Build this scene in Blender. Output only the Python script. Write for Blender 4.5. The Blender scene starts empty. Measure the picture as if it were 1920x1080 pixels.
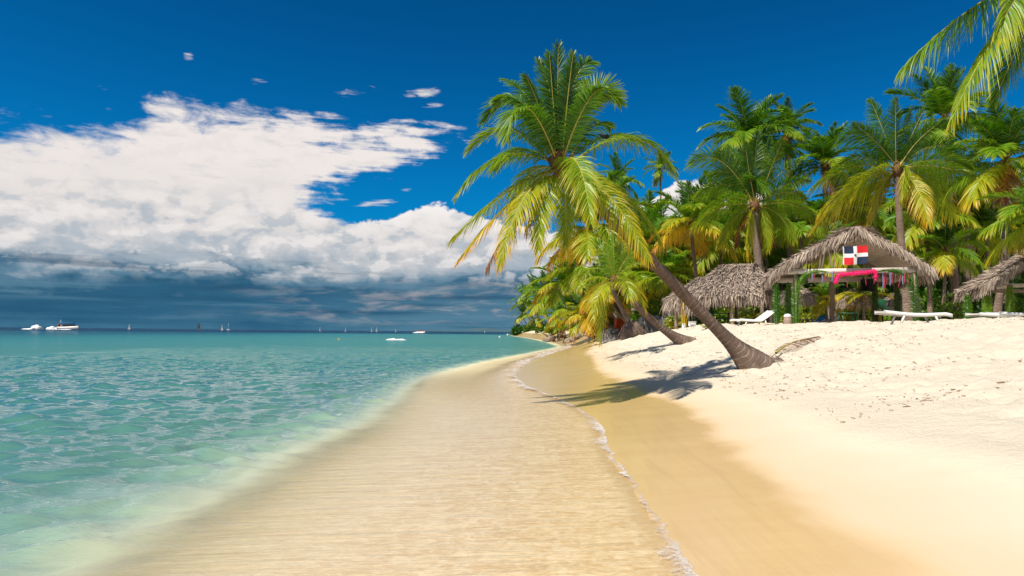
import bpy, math, random
import numpy as np
from mathutils import Vector, Matrix

R = math.radians
SC = bpy.context.scene
COL = SC.collection

# ------------------------------------------------------------------ camera
EYE = 1.6
F = 1280.0                      # focal length in pixels of the 1920 px wide photograph
cam_data = bpy.data.cameras.new("camera")
cam = bpy.data.objects.new("camera", cam_data)
COL.objects.link(cam)
cam_data.sensor_width = 36.0
cam_data.lens = 24.0
cam_data.clip_start = 0.05
cam_data.clip_end = 30000
CAM_M = Matrix.Translation((0, 0, EYE)) @ Matrix.Rotation(R(93.67), 4, 'X') @ Matrix.Rotation(R(0.54), 4, 'Z')
cam.matrix_world = CAM_M
SC.camera = cam

SC.view_settings.view_transform = 'Standard'
SC.view_settings.look = 'None'
SC.view_settings.exposure = 0.22
SC.view_settings.gamma = 1.0
SC.view_settings.use_curve_mapping = False
SC.cycles.use_denoising = True
SC.cycles.max_bounces = 8
SC.cycles.transparent_max_bounces = 12
SC.cycles.sample_clamp_direct = 4.0
SC.cycles.sample_clamp_indirect = 4.0
SC.cycles.caustics_reflective = False
SC.cycles.caustics_refractive = False

# ------------------------------------------------------------------ node helper
class NT:
    def __init__(self, tree):
        self.t = tree
        tree.nodes.clear()
    def n(self, typ, **kw):
        nd = self.t.nodes.new(typ)
        for k, v in kw.items():
            setattr(nd, k, v)
        return nd
    def put(self, sock, v):
        if v is None:
            return
        if isinstance(v, bpy.types.NodeSocket):
            self.t.links.new(v, sock)
        else:
            if isinstance(v, (tuple, list)) and len(v) == 3 and sock.type == 'RGBA':
                v = (*v, 1)
            sock.default_value = v
    def m(self, op, a, b=None, c=None, clamp=False):
        nd = self.n('ShaderNodeMath', operation=op, use_clamp=clamp)
        for i, v in enumerate((a, b, c)):
            self.put(nd.inputs[i], v)
        return nd.outputs[0]
    def vm(self, op, a, b=None):
        nd = self.n('ShaderNodeVectorMath', operation=op)
        self.put(nd.inputs[0], a)
        self.put(nd.inputs[1], b)
        return nd.outputs[0]
    def sstep(self, v, lo, hi):
        nd = self.n('ShaderNodeMapRange', interpolation_type='SMOOTHSTEP')
        self.put(nd.inputs[0], v)
        nd.inputs[1].default_value = lo
        nd.inputs[2].default_value = hi
        return nd.outputs[0]
    def xyz(self, x, y, z=0.0):
        nd = self.n('ShaderNodeCombineXYZ')
        for i, v in enumerate((x, y, z)):
            self.put(nd.inputs[i], v)
        return nd.outputs[0]
    def sep(self, v):
        nd = self.n('ShaderNodeSeparateXYZ')
        self.put(nd.inputs[0], v)
        return nd.outputs
    def noise(self, vec, scale=1.0, detail=4, rough=0.5, dist=0.0):
        nd = self.n('ShaderNodeTexNoise')
        self.put(nd.inputs['Vector'], vec)
        nd.inputs['Scale'].default_value = scale
        nd.inputs['Detail'].default_value = detail
        nd.inputs['Roughness'].default_value = rough
        nd.inputs['Distortion'].default_value = dist
        return nd.outputs[0]
    def ramp(self, fac, stops, mode='LINEAR'):
        nd = self.n('ShaderNodeValToRGB')
        cr = nd.color_ramp
        cr.interpolation = mode
        while len(cr.elements) < len(stops):
            cr.elements.new(0.5)
        for e, (p, c) in zip(cr.elements, stops):
            e.position = p
            e.color = (*c, 1) if len(c) == 3 else c
        self.put(nd.inputs[0], fac)
        return nd.outputs[0]
    def mix(self, fac, a, b, mode='MIX'):
        nd = self.n('ShaderNodeMix', data_type='RGBA', blend_type=mode)
        self.put(nd.inputs[0], fac)
        self.put(nd.inputs[6], a)
        self.put(nd.inputs[7], b)
        return nd.outputs[2]
    def curve(self, fac, pts):
        nd = self.n('ShaderNodeFloatCurve')
        c = nd.mapping.curves[0]
        pts = sorted(pts)
        while len(c.points) < len(pts):
            c.points.new(0.5, 0.5)
        for p, (x, y) in zip(c.points, pts):
            p.location = (x, y)
            p.handle_type = 'AUTO_CLAMPED'
        nd.mapping.update()
        self.put(nd.inputs['Value'], fac)
        return nd.outputs[0]
    def attr(self, name):
        return self.n('ShaderNodeAttribute', attribute_name=name).outputs['Fac']
    def bump(self, h, strength=0.5, dist=0.1, normal=None):
        nd = self.n('ShaderNodeBump')
        nd.inputs['Strength'].default_value = strength
        nd.inputs['Distance'].default_value = dist
        self.put(nd.inputs['Height'], h)
        if normal is not None:
            self.put(nd.inputs['Normal'], normal)
        return nd.outputs[0]

# ------------------------------------------------------------------ sky
SUN_DIR = Vector((-0.46, -0.35, 0.81)).normalized()      # towards the sun
world = bpy.data.worlds.new("World")
SC.world = world
world.use_nodes = True
w = NT(world.node_tree)

def azel(px, py):
    a = math.atan((px - 960) / F)
    e = math.atan((613 + 0.0094 * px - py) / F * math.cos(a))
    return math.degrees(a), math.degrees(e)

gen = w.n('ShaderNodeTexCoord').outputs['Generated']
gx, gy, gz = w.sep(gen)
az = w.m('MULTIPLY', w.m('ARCTAN2', gx, gy), 57.2958)
el = w.m('MULTIPLY', w.m('ARCSINE', gz), 57.2958)
azn = w.m('DIVIDE', w.m('ADD', az, 45.0), 90.0, clamp=True)
eln = w.m('DIVIDE', el, 30.0, clamp=True)

def top_curve(pxs):
    return w.m('MULTIPLY', w.curve(azn, [((azel(*p)[0] + 45) / 90, azel(*p)[1] / 30) for p in pxs]), 30.0)

def nz(sx, sy, seed, detail=6, rough=0.55, dist=0.0):
    return w.m('SUBTRACT', w.noise(w.xyz(w.m('DIVIDE', az, sx), w.m('DIVIDE', el, sy), seed), 1.0, detail, rough, dist), 0.5)

big = nz(11.0, 4.5, 3.1, 8, 0.6, 0.4)
fine = nz(3.2, 1.5, 7.7, 8, 0.62, 0.3)
bil = nz(2.3, 1.7, 12.3, 7, 0.55, 0.2)
soft = nz(16.0, 3.2, 21.0, 4, 0.5)
# the big white anvil on the left
T = top_curve([(-100, 225), (60, 236), (170, 240), (240, 212), (290, 186), (420, 196), (560, 200), (700, 212), (830, 236), (900, 330), (1000, 480), (2000, 560)])
rp = [(185, 500), (212, 740), (240, 830), (275, 815), (300, 780), (312, 690), (345, 632), (380, 612), (405, 640), (425, 700), (440, 1000), (600, 1000)]
Rb = w.m('SUBTRACT', w.m('MULTIPLY', w.curve(eln, [(azel(px, py)[1] / 30, (azel(px, py)[0] + 45) / 90) for py, px in rp]), 90.0), 45.0)
ma = w.m('MINIMUM', w.m('DIVIDE', w.m('SUBTRACT', T, el), 2.2), w.m('DIVIDE', w.m('SUBTRACT', Rb, az), 3.2))
fing = nz(8.0, 0.85, 41.0, 7, 0.62, 0.25)
ma = w.m('ADD', w.m('ADD', ma, w.m('MULTIPLY', big, 1.9)), w.m('ADD', w.m('MULTIPLY', fine, 2.8), w.m('MULTIPLY', fing, w.m('ADD', 1.2, w.m('MULTIPLY', w.sstep(az, -24.0, -14.0), 2.6)))))
aA = w.sstep(ma, -0.20, 0.80)
# crisp cumulus further right
TC = top_curve([(-100, 440), (300, 440), (560, 436), (640, 418), (700, 404), (745, 398), (785, 380), (830, 384), (880, 390), (960, 418), (1040, 425), (1130, 415), (1185, 385),
                (1225, 362), (1260, 344), (1300, 340), (1345, 330), (1400, 345), (1470, 400), (1560, 470), (2000, 590)])
mc = w.m('ADD', w.m('ADD', w.m('DIVIDE', w.m('SUBTRACT', TC, el), 1.3), w.m('MULTIPLY', bil, 1.9)), w.m('MULTIPLY', fine, 0.5))
aC = w.sstep(mc, 0.0, 0.17)
# the cloud bank along the whole horizon, and cloud elsewhere round the sky
bank = w.sstep(w.m('ADD', el, w.m('MULTIPLY', soft, 4.0)), 7.2, 4.8)
behind = w.sstep(w.m('ABSOLUTE', az), 60.0, 80.0)
oth = w.m('MULTIPLY', behind, w.sstep(w.m('ADD', w.m('DIVIDE', w.m('SUBTRACT', 24.0, el), 10.0), w.m('MULTIPLY', big, 3.0)), 0.0, 0.8))
# small stray wisps
wis = None
for px, py, rx, ry, k in ((335, 97, 0.55, 0.42, 1.0), (470, 143, 0.9, 0.4, 0.55), (640, 165, 1.9, 0.42, 0.6), (692, 157, 0.7, 0.35, 0.5), (788, 165, 1.9, 0.5, 1.15),
                          (808, 190, 1.3, 0.35, 0.75), (390, 189, 0.6, 0.25, 0.5), (168, 157, 0.6, 0.3, 0.4), (705, 379, 2.4, 0.36, 1.0), (755, 355, 0.8, 0.3, 0.5), (640, 335, 1.2, 0.5, .8)):
    a0, e0 = azel(px, py)
    dx = w.m('DIVIDE', w.m('SUBTRACT', az, a0), rx)
    tilt = w.m('MULTIPLY', w.m('SUBTRACT', az, a0), 0.12 if px > 700 else 0.0)
    dy = w.m('DIVIDE', w.m('SUBTRACT', w.m('SUBTRACT', el, e0), tilt), ry)
    g = w.m('MULTIPLY', w.m('SUBTRACT', 1.0, w.m('ADD', w.m('MULTIPLY', dx, dx), w.m('MULTIPLY', dy, dy)), clamp=True), k)
    wis = g if wis is None else w.m('MAXIMUM', wis, g)
wf = nz(2.2, 0.40, 33.0, 6, 0.6, 1.2)
aW = w.sstep(w.m('ADD', w.m('MULTIPLY', wis, 0.75), w.m('MULTIPLY', wf, 2.1)), 0.25, 1.25)
aW = w.m('MULTIPLY', aW, w.sstep(wis, 0.0, 0.3))
alpha = w.m('MAXIMUM', w.m('MAXIMUM', aA, aC), w.m('MAXIMUM', w.m('MAXIMUM', bank, aW), oth))
# cloud brightness: white heads, slate blue undersides towards the horizon
rise = w.m('MULTIPLY', w.sstep(az, -14.0, 3.0), 0.7)
eld = w.m('ADD', w.m('SUBTRACT', w.m('ADD', el, 0.5), rise), w.m('ADD', w.m('MULTIPLY', soft, 5.5), w.m('ADD', w.m('MULTIPLY', fine, 4.0), w.m('MULTIPLY', bil, 2.4))))
ccol = w.ramp(w.m('DIVIDE', eld, 20.0), [
    (0.0, (0.050, 0.165, 0.265)), (0.09, (0.030, 0.125, 0.225)), (0.18, (0.026, 0.115, 0.205)), (0.235, (0.11, 0.22, 0.32)), (0.29, (0.44, 0.49, 0.54)),
    (0.37, (0.70, 0.68, 0.68)), (0.50, (0.80, 0.755, 0.73)), (0.70, (0.86, 0.80, 0.77)), (1.0, (0.88, 0.82, 0.79))])
grey = w.sstep(w.m('ADD', big, w.m('MULTIPLY', nz(4.5, 1.0, 51.0, 7, 0.62), 2.2)), 0.02, 0.40)
up = w.sstep(el, 5.5, 9.0)
ccol = w.mix(w.m('MULTIPLY', w.m('MULTIPLY', grey, 0.38), up), ccol, (0.55, 0.57, 0.60))
lump = w.sstep(bil, -0.02, -0.22)
ccol = w.mix(w.m('MULTIPLY', w.m('MULTIPLY', lump, w.sstep(el, 12.5, 9.0)), w.m('MULTIPLY', up, 0.55)), ccol, (0.40, 0.45, 0.52))
rim = w.m('MULTIPLY', w.sstep(w.m('SUBTRACT', TC, el), 1.9, 0.3), aC)
ccol = w.mix(w.m('MULTIPLY', rim, w.m('MULTIPLY', w.sstep(az, -17.0, -9.0), 0.85)), ccol, (0.93, 0.89, 0.87))
# warm and grey shreds low over the horizon
rel0 = w.noise(w.xyz(w.m('DIVIDE', az, 3.4), w.m('DIVIDE', el, 2.1), 91.0), 1.0, 6, 0.56, 0.15)
rel1 = w.noise(w.xyz(w.m('DIVIDE', w.m('SUBTRACT', az, 0.75), 3.4), w.m('DIVIDE', w.m('ADD', el, 0.62), 2.1), 91.0), 1.0, 6, 0.56, 0.15)
rel = w.m('SUBTRACT', rel0, rel1)
rmask = w.m('MULTIPLY', w.sstep(el, 3.2, 5.5), w.m('ADD', 0.10, w.m('MULTIPLY', w.sstep(el, 11.5, 7.5), 0.75)))
ccol = w.mix(w.m('MULTIPLY', w.m('MULTIPLY', w.sstep(rel, -0.01, -0.13), rmask), 0.75), ccol, (0.36, 0.44, 0.52))
ccol = w.mix(w.m('MULTIPLY', w.m('MULTIPLY', w.sstep(rel, 0.01, 0.12), rmask), 0.70), ccol, (0.90, 0.86, 0.84))
ccol = w.mix(w.m('MULTIPLY', w.m('MULTIPLY', w.sstep(az, -20.0, -2.0), w.sstep(el, 4.6, 2.0)), 0.55), ccol, (0.115, 0.245, 0.345))
sh = nz(4.2, 0.85, 71.0, 7, 0.6, 0.3)
shm = w.m('MULTIPLY', w.m('MULTIPLY', w.sstep(sh, -0.04, 0.20), w.m('MULTIPLY', w.sstep(el, 0.15, 1.2), w.sstep(el, 5.5, 3.5))), w.sstep(az, -27.0, -10.0))
ccol = w.mix(w.m('MULTIPLY', shm, 0.72), ccol, (0.42, 0.40, 0.42))
dark = nz(15.0, 0.85, 81.0, 6, 0.58, 0.2)
low = w.sstep(el, 6.5, 4.2)
ccol = w.mix(w.m('MULTIPLY', w.sstep(dark, 0.0, 0.2), w.m('MULTIPLY', low, 0.6)), ccol, (0.12, 0.25, 0.35))
ccol = w.mix(w.m('MULTIPLY', w.sstep(dark, 0.0, -0.2), w.m('MULTIPLY', low, 0.7)), ccol, (0.018, 0.085, 0.165))

sky = w.n('ShaderNodeTexSky', sky_type='NISHITA')
sky.sun_disc = False
sky.sun_elevation = math.asin(SUN_DIR.z)
sky.sun_rotation = math.atan2(SUN_DIR.x, SUN_DIR.y)
sky.altitude = 0
sky.air_density = 1.0
sky.dust_density = 0.3
sky.ozone_density = 4.0
SKY_K = 0.085
blue = w.mix(1.0, sky.outputs[0], (0.008, 0.58, 0.98), 'MULTIPLY')
deep = w.m('SUBTRACT', 1.06, w.m('MULTIPLY', w.sstep(el, 6.0, 30.0), 0.34))
blue = w.vm('MULTIPLY', blue, w.xyz(deep, deep, w.m('ADD', w.m('MULTIPLY', deep, 0.85), 0.13)))
b1 = w.n('ShaderNodeBackground')
w.put(b1.inputs[0], blue)
b1.inputs[1].default_value = SKY_K
b2 = w.n('ShaderNodeBackground')
w.put(b2.inputs[0], ccol)
b2.inputs[1].default_value = 0.86
mx = w.n('ShaderNodeMixShader')
w.put(mx.inputs[0], w.m('MULTIPLY', alpha, w.sstep(el, -3.0, -0.5)))
w.t.links.new(b1.outputs[0], mx.inputs[1])
w.t.links.new(b2.outputs[0], mx.inputs[2])
wo = w.n('ShaderNodeOutputWorld')
w.t.links.new(mx.outputs[0], wo.inputs[0])

sun_data = bpy.data.lights.new("sun", 'SUN')
sun_data.energy = 5.0
sun_data.angle = R(0.5)
sun_data.color = (1.0, 0.93, 0.80)
sun = bpy.data.objects.new("sun", sun_data)
COL.objects.link(sun)
sun.rotation_euler = SUN_DIR.to_track_quat('Z', 'Y').to_euler()

# ------------------------------------------------------------------ general helpers
def at(px, py, Y):
    """World point on the sight line of photo pixel (px, py) at the distance Y in front of the viewer."""
    d = CAM_M.to_3x3() @ Vector(((px - 960) / F, -(py - 540) / F, -1))
    return Vector((0, 0, EYE)) + d * (Y / d.y)

def tag(o, label=None, cat=None, group=None, kind=None):
    if label: o['label'] = label
    if cat: o['category'] = cat
    if group: o['group'] = group
    if kind: o['kind'] = kind
    return o

def empty(name, loc, label, cat, group=None, rz=0.0):
    o = bpy.data.objects.new(name, None)
    o.empty_display_size = 0.2
    COL.objects.link(o)
    o.location = loc
    o.rotation_euler = (0, 0, rz)
    return tag(o, label, cat, group)

def link(name, me, parent=None, loc=None):
    o = bpy.data.objects.new(name, me)
    COL.objects.link(o)
    if parent is not None:
        o.parent = parent
    if loc is not None:
        o.location = loc
    return o

def mesh_np(name, V, quads=None, tris=None, mats=(), qmat=None, attrs=None, smooth=False):
    V = np.asarray(V, dtype=np.float32).reshape(-1, 3)
    q = np.zeros((0, 4), np.int32) if quads is None else np.asarray(quads, np.int32).reshape(-1, 4)
    t = np.zeros((0, 3), np.int32) if tris is None else np.asarray(tris, np.int32).reshape(-1, 3)
    me = bpy.data.meshes.new(name)
    me.vertices.add(len(V))
    me.vertices.foreach_set('co', V.ravel())
    nl = q.size + t.size
    me.loops.add(nl)
    me.loops.foreach_set('vertex_index', np.concatenate([q.ravel(), t.ravel()]))
    npoly = len(q) + len(t)
    me.polygons.add(npoly)
    st = np.concatenate([np.arange(len(q)) * 4, q.size + np.arange(len(t)) * 3]).astype(np.int32)
    me.polygons.foreach_set('loop_start', st)
    for m in mats:
        me.materials.append(m)
    if qmat is not None:
        me.polygons.foreach_set('material_index', np.asarray(qmat, np.int32))
    if smooth:
        me.polygons.foreach_set('use_smooth', np.ones(npoly, bool))
    for k, a in (attrs or {}).items():
        at_ = me.attributes.new(k, 'FLOAT', 'POINT')
        at_.data.foreach_set('value', np.asarray(a, np.float32))
    me.update(calc_edges=True)
    me.validate()
    return me

class MB:
    """Collects boxes, tubes and quads into one mesh."""
    def __init__(self):
        self.V = []; self.Q = []; self.T = []; self.n = 0; self.A = []
    def add(self, V, Q=(), T=(), a=0.0):
        V = np.asarray(V, float).reshape(-1, 3)
        self.V.append(V)
        if len(Q): self.Q.append(np.asarray(Q, int).reshape(-1, 4) + self.n)
        if len(T): self.T.append(np.asarray(T, int).reshape(-1, 3) + self.n)
        self.A.append(np.broadcast_to(np.asarray(a, float), (len(V),)))
        self.n += len(V)
        return self
    def box(self, c, s, rot=None, bev=0.0):
        sx, sy, sz = [q / 2 for q in s]
        if bev <= 0:
            v = np.array([[x, y, z] for x in (-sx, sx) for y in (-sy, sy) for z in (-sz, sz)])
            Q = [(0, 1, 3, 2), (4, 6, 7, 5), (0, 4, 5, 1), (2, 3, 7, 6), (0, 2, 6, 4), (1, 5, 7, 3)]
            T = []
        else:
            b = min(bev, sx * .9, sy * .9, sz * .9)
            v = []
            for x in (-1, 1):
                for y in (-1, 1):
                    for z in (-1, 1):
                        v += [(x * sx, y * (sy - b), z * (sz - b)), (x * (sx - b), y * sy, z * (sz - b)), (x * (sx - b), y * (sy - b), z * sz)]
            v = np.array(v)
            I = lambda x, y, z, k: ((x * 2 + y) * 2 + z) * 3 + k
            Q = []
            for x in (0, 1): Q.append((I(x, 0, 0, 0), I(x, 1, 0, 0), I(x, 1, 1, 0), I(x, 0, 1, 0)))
            for y in (0, 1): Q.append((I(0, y, 0, 1), I(1, y, 0, 1), I(1, y, 1, 1), I(0, y, 1, 1)))
            for z in (0, 1): Q.append((I(0, 0, z, 2), I(1, 0, z, 2), I(1, 1, z, 2), I(0, 1, z, 2)))
            for y in (0, 1):
                for z in (0, 1): Q.append((I(0, y, z, 1), I(1, y, z, 1), I(1, y, z, 2), I(0, y, z, 2)))
            for x in (0, 1):
                for z in (0, 1): Q.append((I(x, 0, z, 0), I(x, 1, z, 0), I(x, 1, z, 2), I(x, 0, z, 2)))
                for y in (0, 1): Q.append((I(x, y, 0, 0), I(x, y, 1, 0), I(x, y, 1, 1), I(x, y, 0, 1)))
            T = [(I(x, y, z, 0), I(x, y, z, 1), I(x, y, z, 2)) for x in (0, 1) for y in (0, 1) for z in (0, 1)]
        if rot is not None:
            v = v @ np.array(rot).T
        return self.add(v + np.array(c), Q, T)
    def bar(self, a, b, wd, ht, up=(0, 0, 1)):
        a = np.array(a, float); b = np.array(b, float)
        d = b - a; L = np.linalg.norm(d); d /= L
        u = np.array(up, float)
        s = np.cross(d, u)
        if np.linalg.norm(s) < 1e-4: s = np.cross(d, (1, 0, 0))
        s /= np.linalg.norm(s); u = np.cross(s, d)
        rot = np.stack([d, s, u], axis=1)
        return self.box((a + b) / 2, (L, wd, ht), rot)
    def tube(self, pts, radii, k=8, cap=True, a=None):
        pts = np.array(pts, float); n = len(pts)
        radii = np.broadcast_to(np.asarray(radii, float), (n,))
        tan = np.gradient(pts, axis=0); tan /= np.linalg.norm(tan, axis=1)[:, None] + 1e-9
        ref = np.array((0.31, 0.93, 0.17)) if abs(tan[0][1]) < .9 else np.array((1., 0, 0))
        s = np.cross(tan, ref); s /= np.linalg.norm(s, axis=1)[:, None]
        u = np.cross(s, tan)
        th = np.arange(k) / k * 2 * np.pi
        V = pts[:, None] + radii[:, None, None] * (np.cos(th)[None, :, None] * s[:, None] + np.sin(th)[None, :, None] * u[:, None])
        i, j = np.meshgrid(np.arange(n - 1), np.arange(k), indexing='ij')
        j2 = (j + 1) % k
        Q = np.stack([i * k + j, i * k + j2, (i + 1) * k + j2, (i + 1) * k + j], -1).reshape(-1, 4)
        V = V.reshape(-1, 3); T = []
        aa = np.zeros(len(V)) if a is None else np.repeat(np.asarray(a, float), k)
        if cap:
            V = np.concatenate([V, pts[[0, -1]]]); c0 = n * k
            T = [(c0, (q + 1) % k, q) for q in range(k)] + [(c0 + 1, (n - 1) * k + q, (n - 1) * k + (q + 1) % k) for q in range(k)]
            aa = np.concatenate([aa, [aa[0], aa[-1]]])
        return self.add(V, Q, T, aa)
    def mesh(self, name, mat, smooth=False, attr=None):
        V = np.concatenate(self.V)
        q = np.concatenate(self.Q) if self.Q else None
        t = np.concatenate(self.T) if self.T else None
        return mesh_np(name, V, q, t, (mat,), attrs={attr: np.concatenate(self.A)} if attr else None, smooth=smooth)
    def build(self, name, mat, parent=None, loc=None, smooth=False, attr=None):
        return link(name, self.mesh(name, mat, smooth, attr), parent, loc)

def bez(P, t):
    P = [np.array(p, float) for p in P]
    t = np.asarray(t)[:, None]
    if len(P) == 3:
        return (1 - t) ** 2 * P[0] + 2 * t * (1 - t) * P[1] + t * t * P[2]
    return (1 - t) ** 3 * P[0] + 3 * t * (1 - t) ** 2 * P[1] + 3 * t * t * (1 - t) * P[2] + t ** 3 * P[3]

def unit(v):
    v = np.asarray(v, float)
    return v / (np.linalg.norm(v, axis=-1, keepdims=True) + 1e-9)

_tab = np.random.RandomState(5).rand(256, 256)
def vnoise(x, y):
    xi = np.floor(x).astype(int); yi = np.floor(y).astype(int)
    fx = x - xi; fy = y - yi
    fx = fx * fx * (3 - 2 * fx); fy = fy * fy * (3 - 2 * fy)
    g = lambda a, b: _tab[a & 255, b & 255]
    return (g(xi, yi) * (1 - fx) + g(xi + 1, yi) * fx) * (1 - fy) + (g(xi, yi + 1) * (1 - fx) + g(xi + 1, yi + 1) * fx) * fy - 0.5

def sst(v, a, b):
    t = np.clip((v - a) / (b - a), 0, 1)
    return t * t * (3 - 2 * t)

# ------------------------------------------------------------------ materials
def new_mat(name):
    m = bpy.data.materials.new(name)
    m.use_nodes = True
    t = NT(m.node_tree)
    out = t.n('ShaderNodeOutputMaterial')
    return m, t, out

def simple(name, col, rough=0.6, var=0.15, scale=6.0, bump=0.0, metal=0.0, spec=0.4):
    m, t, out = new_mat(name)
    co = t.n('ShaderNodeTexCoord').outputs['Object']
    n = t.noise(co, scale, 5, 0.6)
    c = t.mix(n, tuple(x * (1 - var) for x in col), tuple(min(1, x * (1 + var)) for x in col))
    p = t.n('ShaderNodeBsdfPrincipled')
    t.put(p.inputs['Base Color'], c)
    p.inputs['Roughness'].default_value = rough
    p.inputs['Metallic'].default_value = metal
    p.inputs['Specular IOR Level'].default_value = spec
    if bump:
        t.put(p.inputs['Normal'], t.bump(t.noise(co, scale * 3, 5, 0.6), bump, 0.02))
    t.t.links.new(p.outputs[0], out.inputs[0])
    return m

def leaf_material(name, stops, trans=0.45, sheen=0.5):
    m, t, out = new_mat(name)
    age = t.attr('age')
    rnd = t.n('ShaderNodeObjectInfo').outputs['Random']
    f = t.m('ADD', age, t.m('MULTIPLY', t.m('SUBTRACT', rnd, 0.5), 0.10))
    c = t.ramp(f, stops)
    d = t.n('ShaderNodeBsdfPrincipled')
    t.put(d.inputs['Base Color'], c)
    d.inputs['Roughness'].default_value = 0.42
    d.inputs['Specular IOR Level'].default_value = sheen
    tr = t.n('ShaderNodeBsdfTranslucent')
    t.put(tr.inputs[0], t.mix(1.0, c, (1.25, 1.25, 0.7), 'MULTIPLY'))
    mx = t.n('ShaderNodeMixShader')
    mx.inputs[0].default_value = trans
    t.t.links.new(d.outputs[0], mx.inputs[1])
    t.t.links.new(tr.outputs[0], mx.inputs[2])
    t.t.links.new(mx.outputs[0], out.inputs[0])
    return m

M = {}
M['frond'] = leaf_material('palm_leaf', [
    (0.0, (0.032, 0.115, 0.006)), (0.16, (0.092, 0.235, 0.008)), (0.33, (0.205, 0.350, 0.010)), (0.5, (0.370, 0.420, 0.012)),
    (0.66, (0.640, 0.450, 0.014)), (0.80, (0.620, 0.270, 0.020)), (0.90, (0.330, 0.130, 0.040)), (1.0, (0.170, 0.085, 0.050))], 0.38)
M['broadleaf'] = leaf_material('broad_leaf', [
    (0.0, (0.018, 0.070, 0.006)), (0.3, (0.050, 0.150, 0.008)), (0.6, (0.130, 0.250, 0.012)), (0.85, (0.300, 0.340, 0.015)), (1.0, (0.30, 0.22, 0.03))], 0.35)
M['wrap'] = None
M['rachis'] = simple('palm_rachis', (0.42, 0.33, 0.055), 0.45, 0.25)
M['sheath'] = simple('palm_fibre', (0.17, 0.085, 0.035), 0.9, 0.5, 20, 0.6)

def trunk_material():
    m, t, out = new_mat('palm_bark')
    al = t.attr('along')
    co = t.n('ShaderNodeTexCoord').outputs['Object']
    wob = t.m('MULTIPLY', t.m('SUBTRACT', t.noise(co, 1.9, 4), 0.5), 0.34)
    ph = t.m('FRACT', t.m('MULTIPLY', t.m('ADD', al, wob), 7.5))
    scar = t.m('MULTIPLY', t.sstep(ph, 0.66, 0.82), t.sstep(ph, 1.0, 0.93))
    scar = t.m('MULTIPLY', scar, t.sstep(t.noise(co, 3.5, 3), 0.38, 0.6))
    c = t.mix(t.noise(co, 4.0, 6, 0.65), (0.088, 0.058, 0.045), (0.310, 0.222, 0.176))
    c = t.mix(t.m('MULTIPLY', t.sstep(t.noise(co, 1.3, 4), 0.52, 0.7), 0.5), c, (0.30, 0.235, 0.185))
    c = t.mix(t.m('MULTIPLY', scar, t.m('ADD', 0.22, t.m('MULTIPLY', t.sstep(al, 4.2, 1.2), 0.5))), c, (0.46, 0.36, 0.29))
    gap = t.m('MULTIPLY', t.sstep(ph, 0.10, 0.0), 0.6)
    c = t.mix(gap, c, (0.06, 0.035, 0.025))
    p = t.n('ShaderNodeBsdfPrincipled')
    t.put(p.inputs['Base Color'], c)
    p.inputs['Roughness'].default_value = 0.85
    p.inputs['Specular IOR Level'].default_value = 0.2
    h = t.m('ADD', t.m('MULTIPLY', ph, 0.6), t.m('MULTIPLY', t.noise(co, 18, 7, 0.75), 1.5))
    t.put(p.inputs['Normal'], t.bump(h, 1.0, 0.045))
    t.t.links.new(p.outputs[0], out.inputs[0])
    return m
M['bark'] = trunk_material()

def thatch_material(name, dk, lt):
    m, t, out = new_mat(name)
    r = t.attr('rnd')
    co = t.n('ShaderNodeTexCoord').outputs['Object']
    c = t.mix(r, dk, lt)
    c = t.mix(t.m('MULTIPLY', t.sstep(t.noise(co, 1.2, 4), 0.45, 0.7), 0.35), c, tuple(x * .6 for x in dk))
    p = t.n('ShaderNodeBsdfPrincipled')
    t.put(p.inputs['Base Color'], c)
    p.inputs['Roughness'].default_value = 0.9
    p.inputs['Specular IOR Level'].default_value = 0.15
    t.t.links.new(p.outputs[0], out.inputs[0])
    return m
M['thatch'] = thatch_material('thatch_straw', (0.19, 0.145, 0.115), (0.66, 0.54, 0.45))
M['wood'] = simple('bleached_wood', (0.60, 0.49, 0.39), 0.8, 0.25, 5, 0.3)
M['paint_wood'] = simple('cream_board', (0.66, 0.58, 0.52), 0.7, 0.12, 4, 0.15)
M['post'] = simple('post_wood', (0.34, 0.25, 0.20), 0.85, 0.3, 8, 0.4)
M['white'] = simple('white_plastic', (0.78, 0.77, 0.75), 0.4, 0.05, 3)
M['black'] = simple('black_cabinet', (0.012, 0.013, 0.018), 0.55, 0.3, 12)
M['grille'] = simple('black_grille', (0.022, 0.022, 0.026), 0.8, 0.5, 60, 0.5)
M['green_paint'] = simple('green_paint', (0.020, 0.125, 0.060), 0.5, 0.25, 5)
M['red_paint'] = simple('red_wall', (0.50, 0.075, 0.030), 0.8, 0.25, 3)
M['grey'] = simple('grey_stone', (0.20, 0.19, 0.18), 0.85, 0.35, 4, 0.6)
M['root'] = simple('root_bark', (0.20, 0.145, 0.115), 0.9, 0.5, 5, 0.8)
M['drift'] = simple('driftwood', (0.30, 0.235, 0.19), 0.9, 0.4, 5, 0.6)
M['grey_wood'] = simple('grey_wood', (0.15, 0.16, 0.165), 0.8, 0.3, 6, 0.3)
M['blue_cloth'] = simple('blue_fabric', (0.02, 0.17, 0.50), 0.7, 0.2, 8)
M['pink'] = simple('pink_tinsel', (0.85, 0.015, 0.16), 0.45, 0.3, 30)
M['flag_blue'] = simple('flag_navy', (0.010, 0.022, 0.060), 0.8, 0.15, 8)
M['flag_red'] = simple('flag_red', (0.62, 0.012, 0.020), 0.8, 0.1, 8)
M['flag_white'] = simple('flag_white', (0.72, 0.72, 0.74), 0.8, 0.05, 8)
M['crest_green'] = simple('flag_crest', (0.12, 0.16, 0.20), 0.8, 0.1, 8)
M['rope_blue'] = simple('ribbon_blue', (0.20, 0.24, 0.42), 0.7, 0.2, 10)
M['rope_red'] = simple('ribbon_red', (0.45, 0.05, 0.09), 0.7, 0.2, 10)
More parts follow.
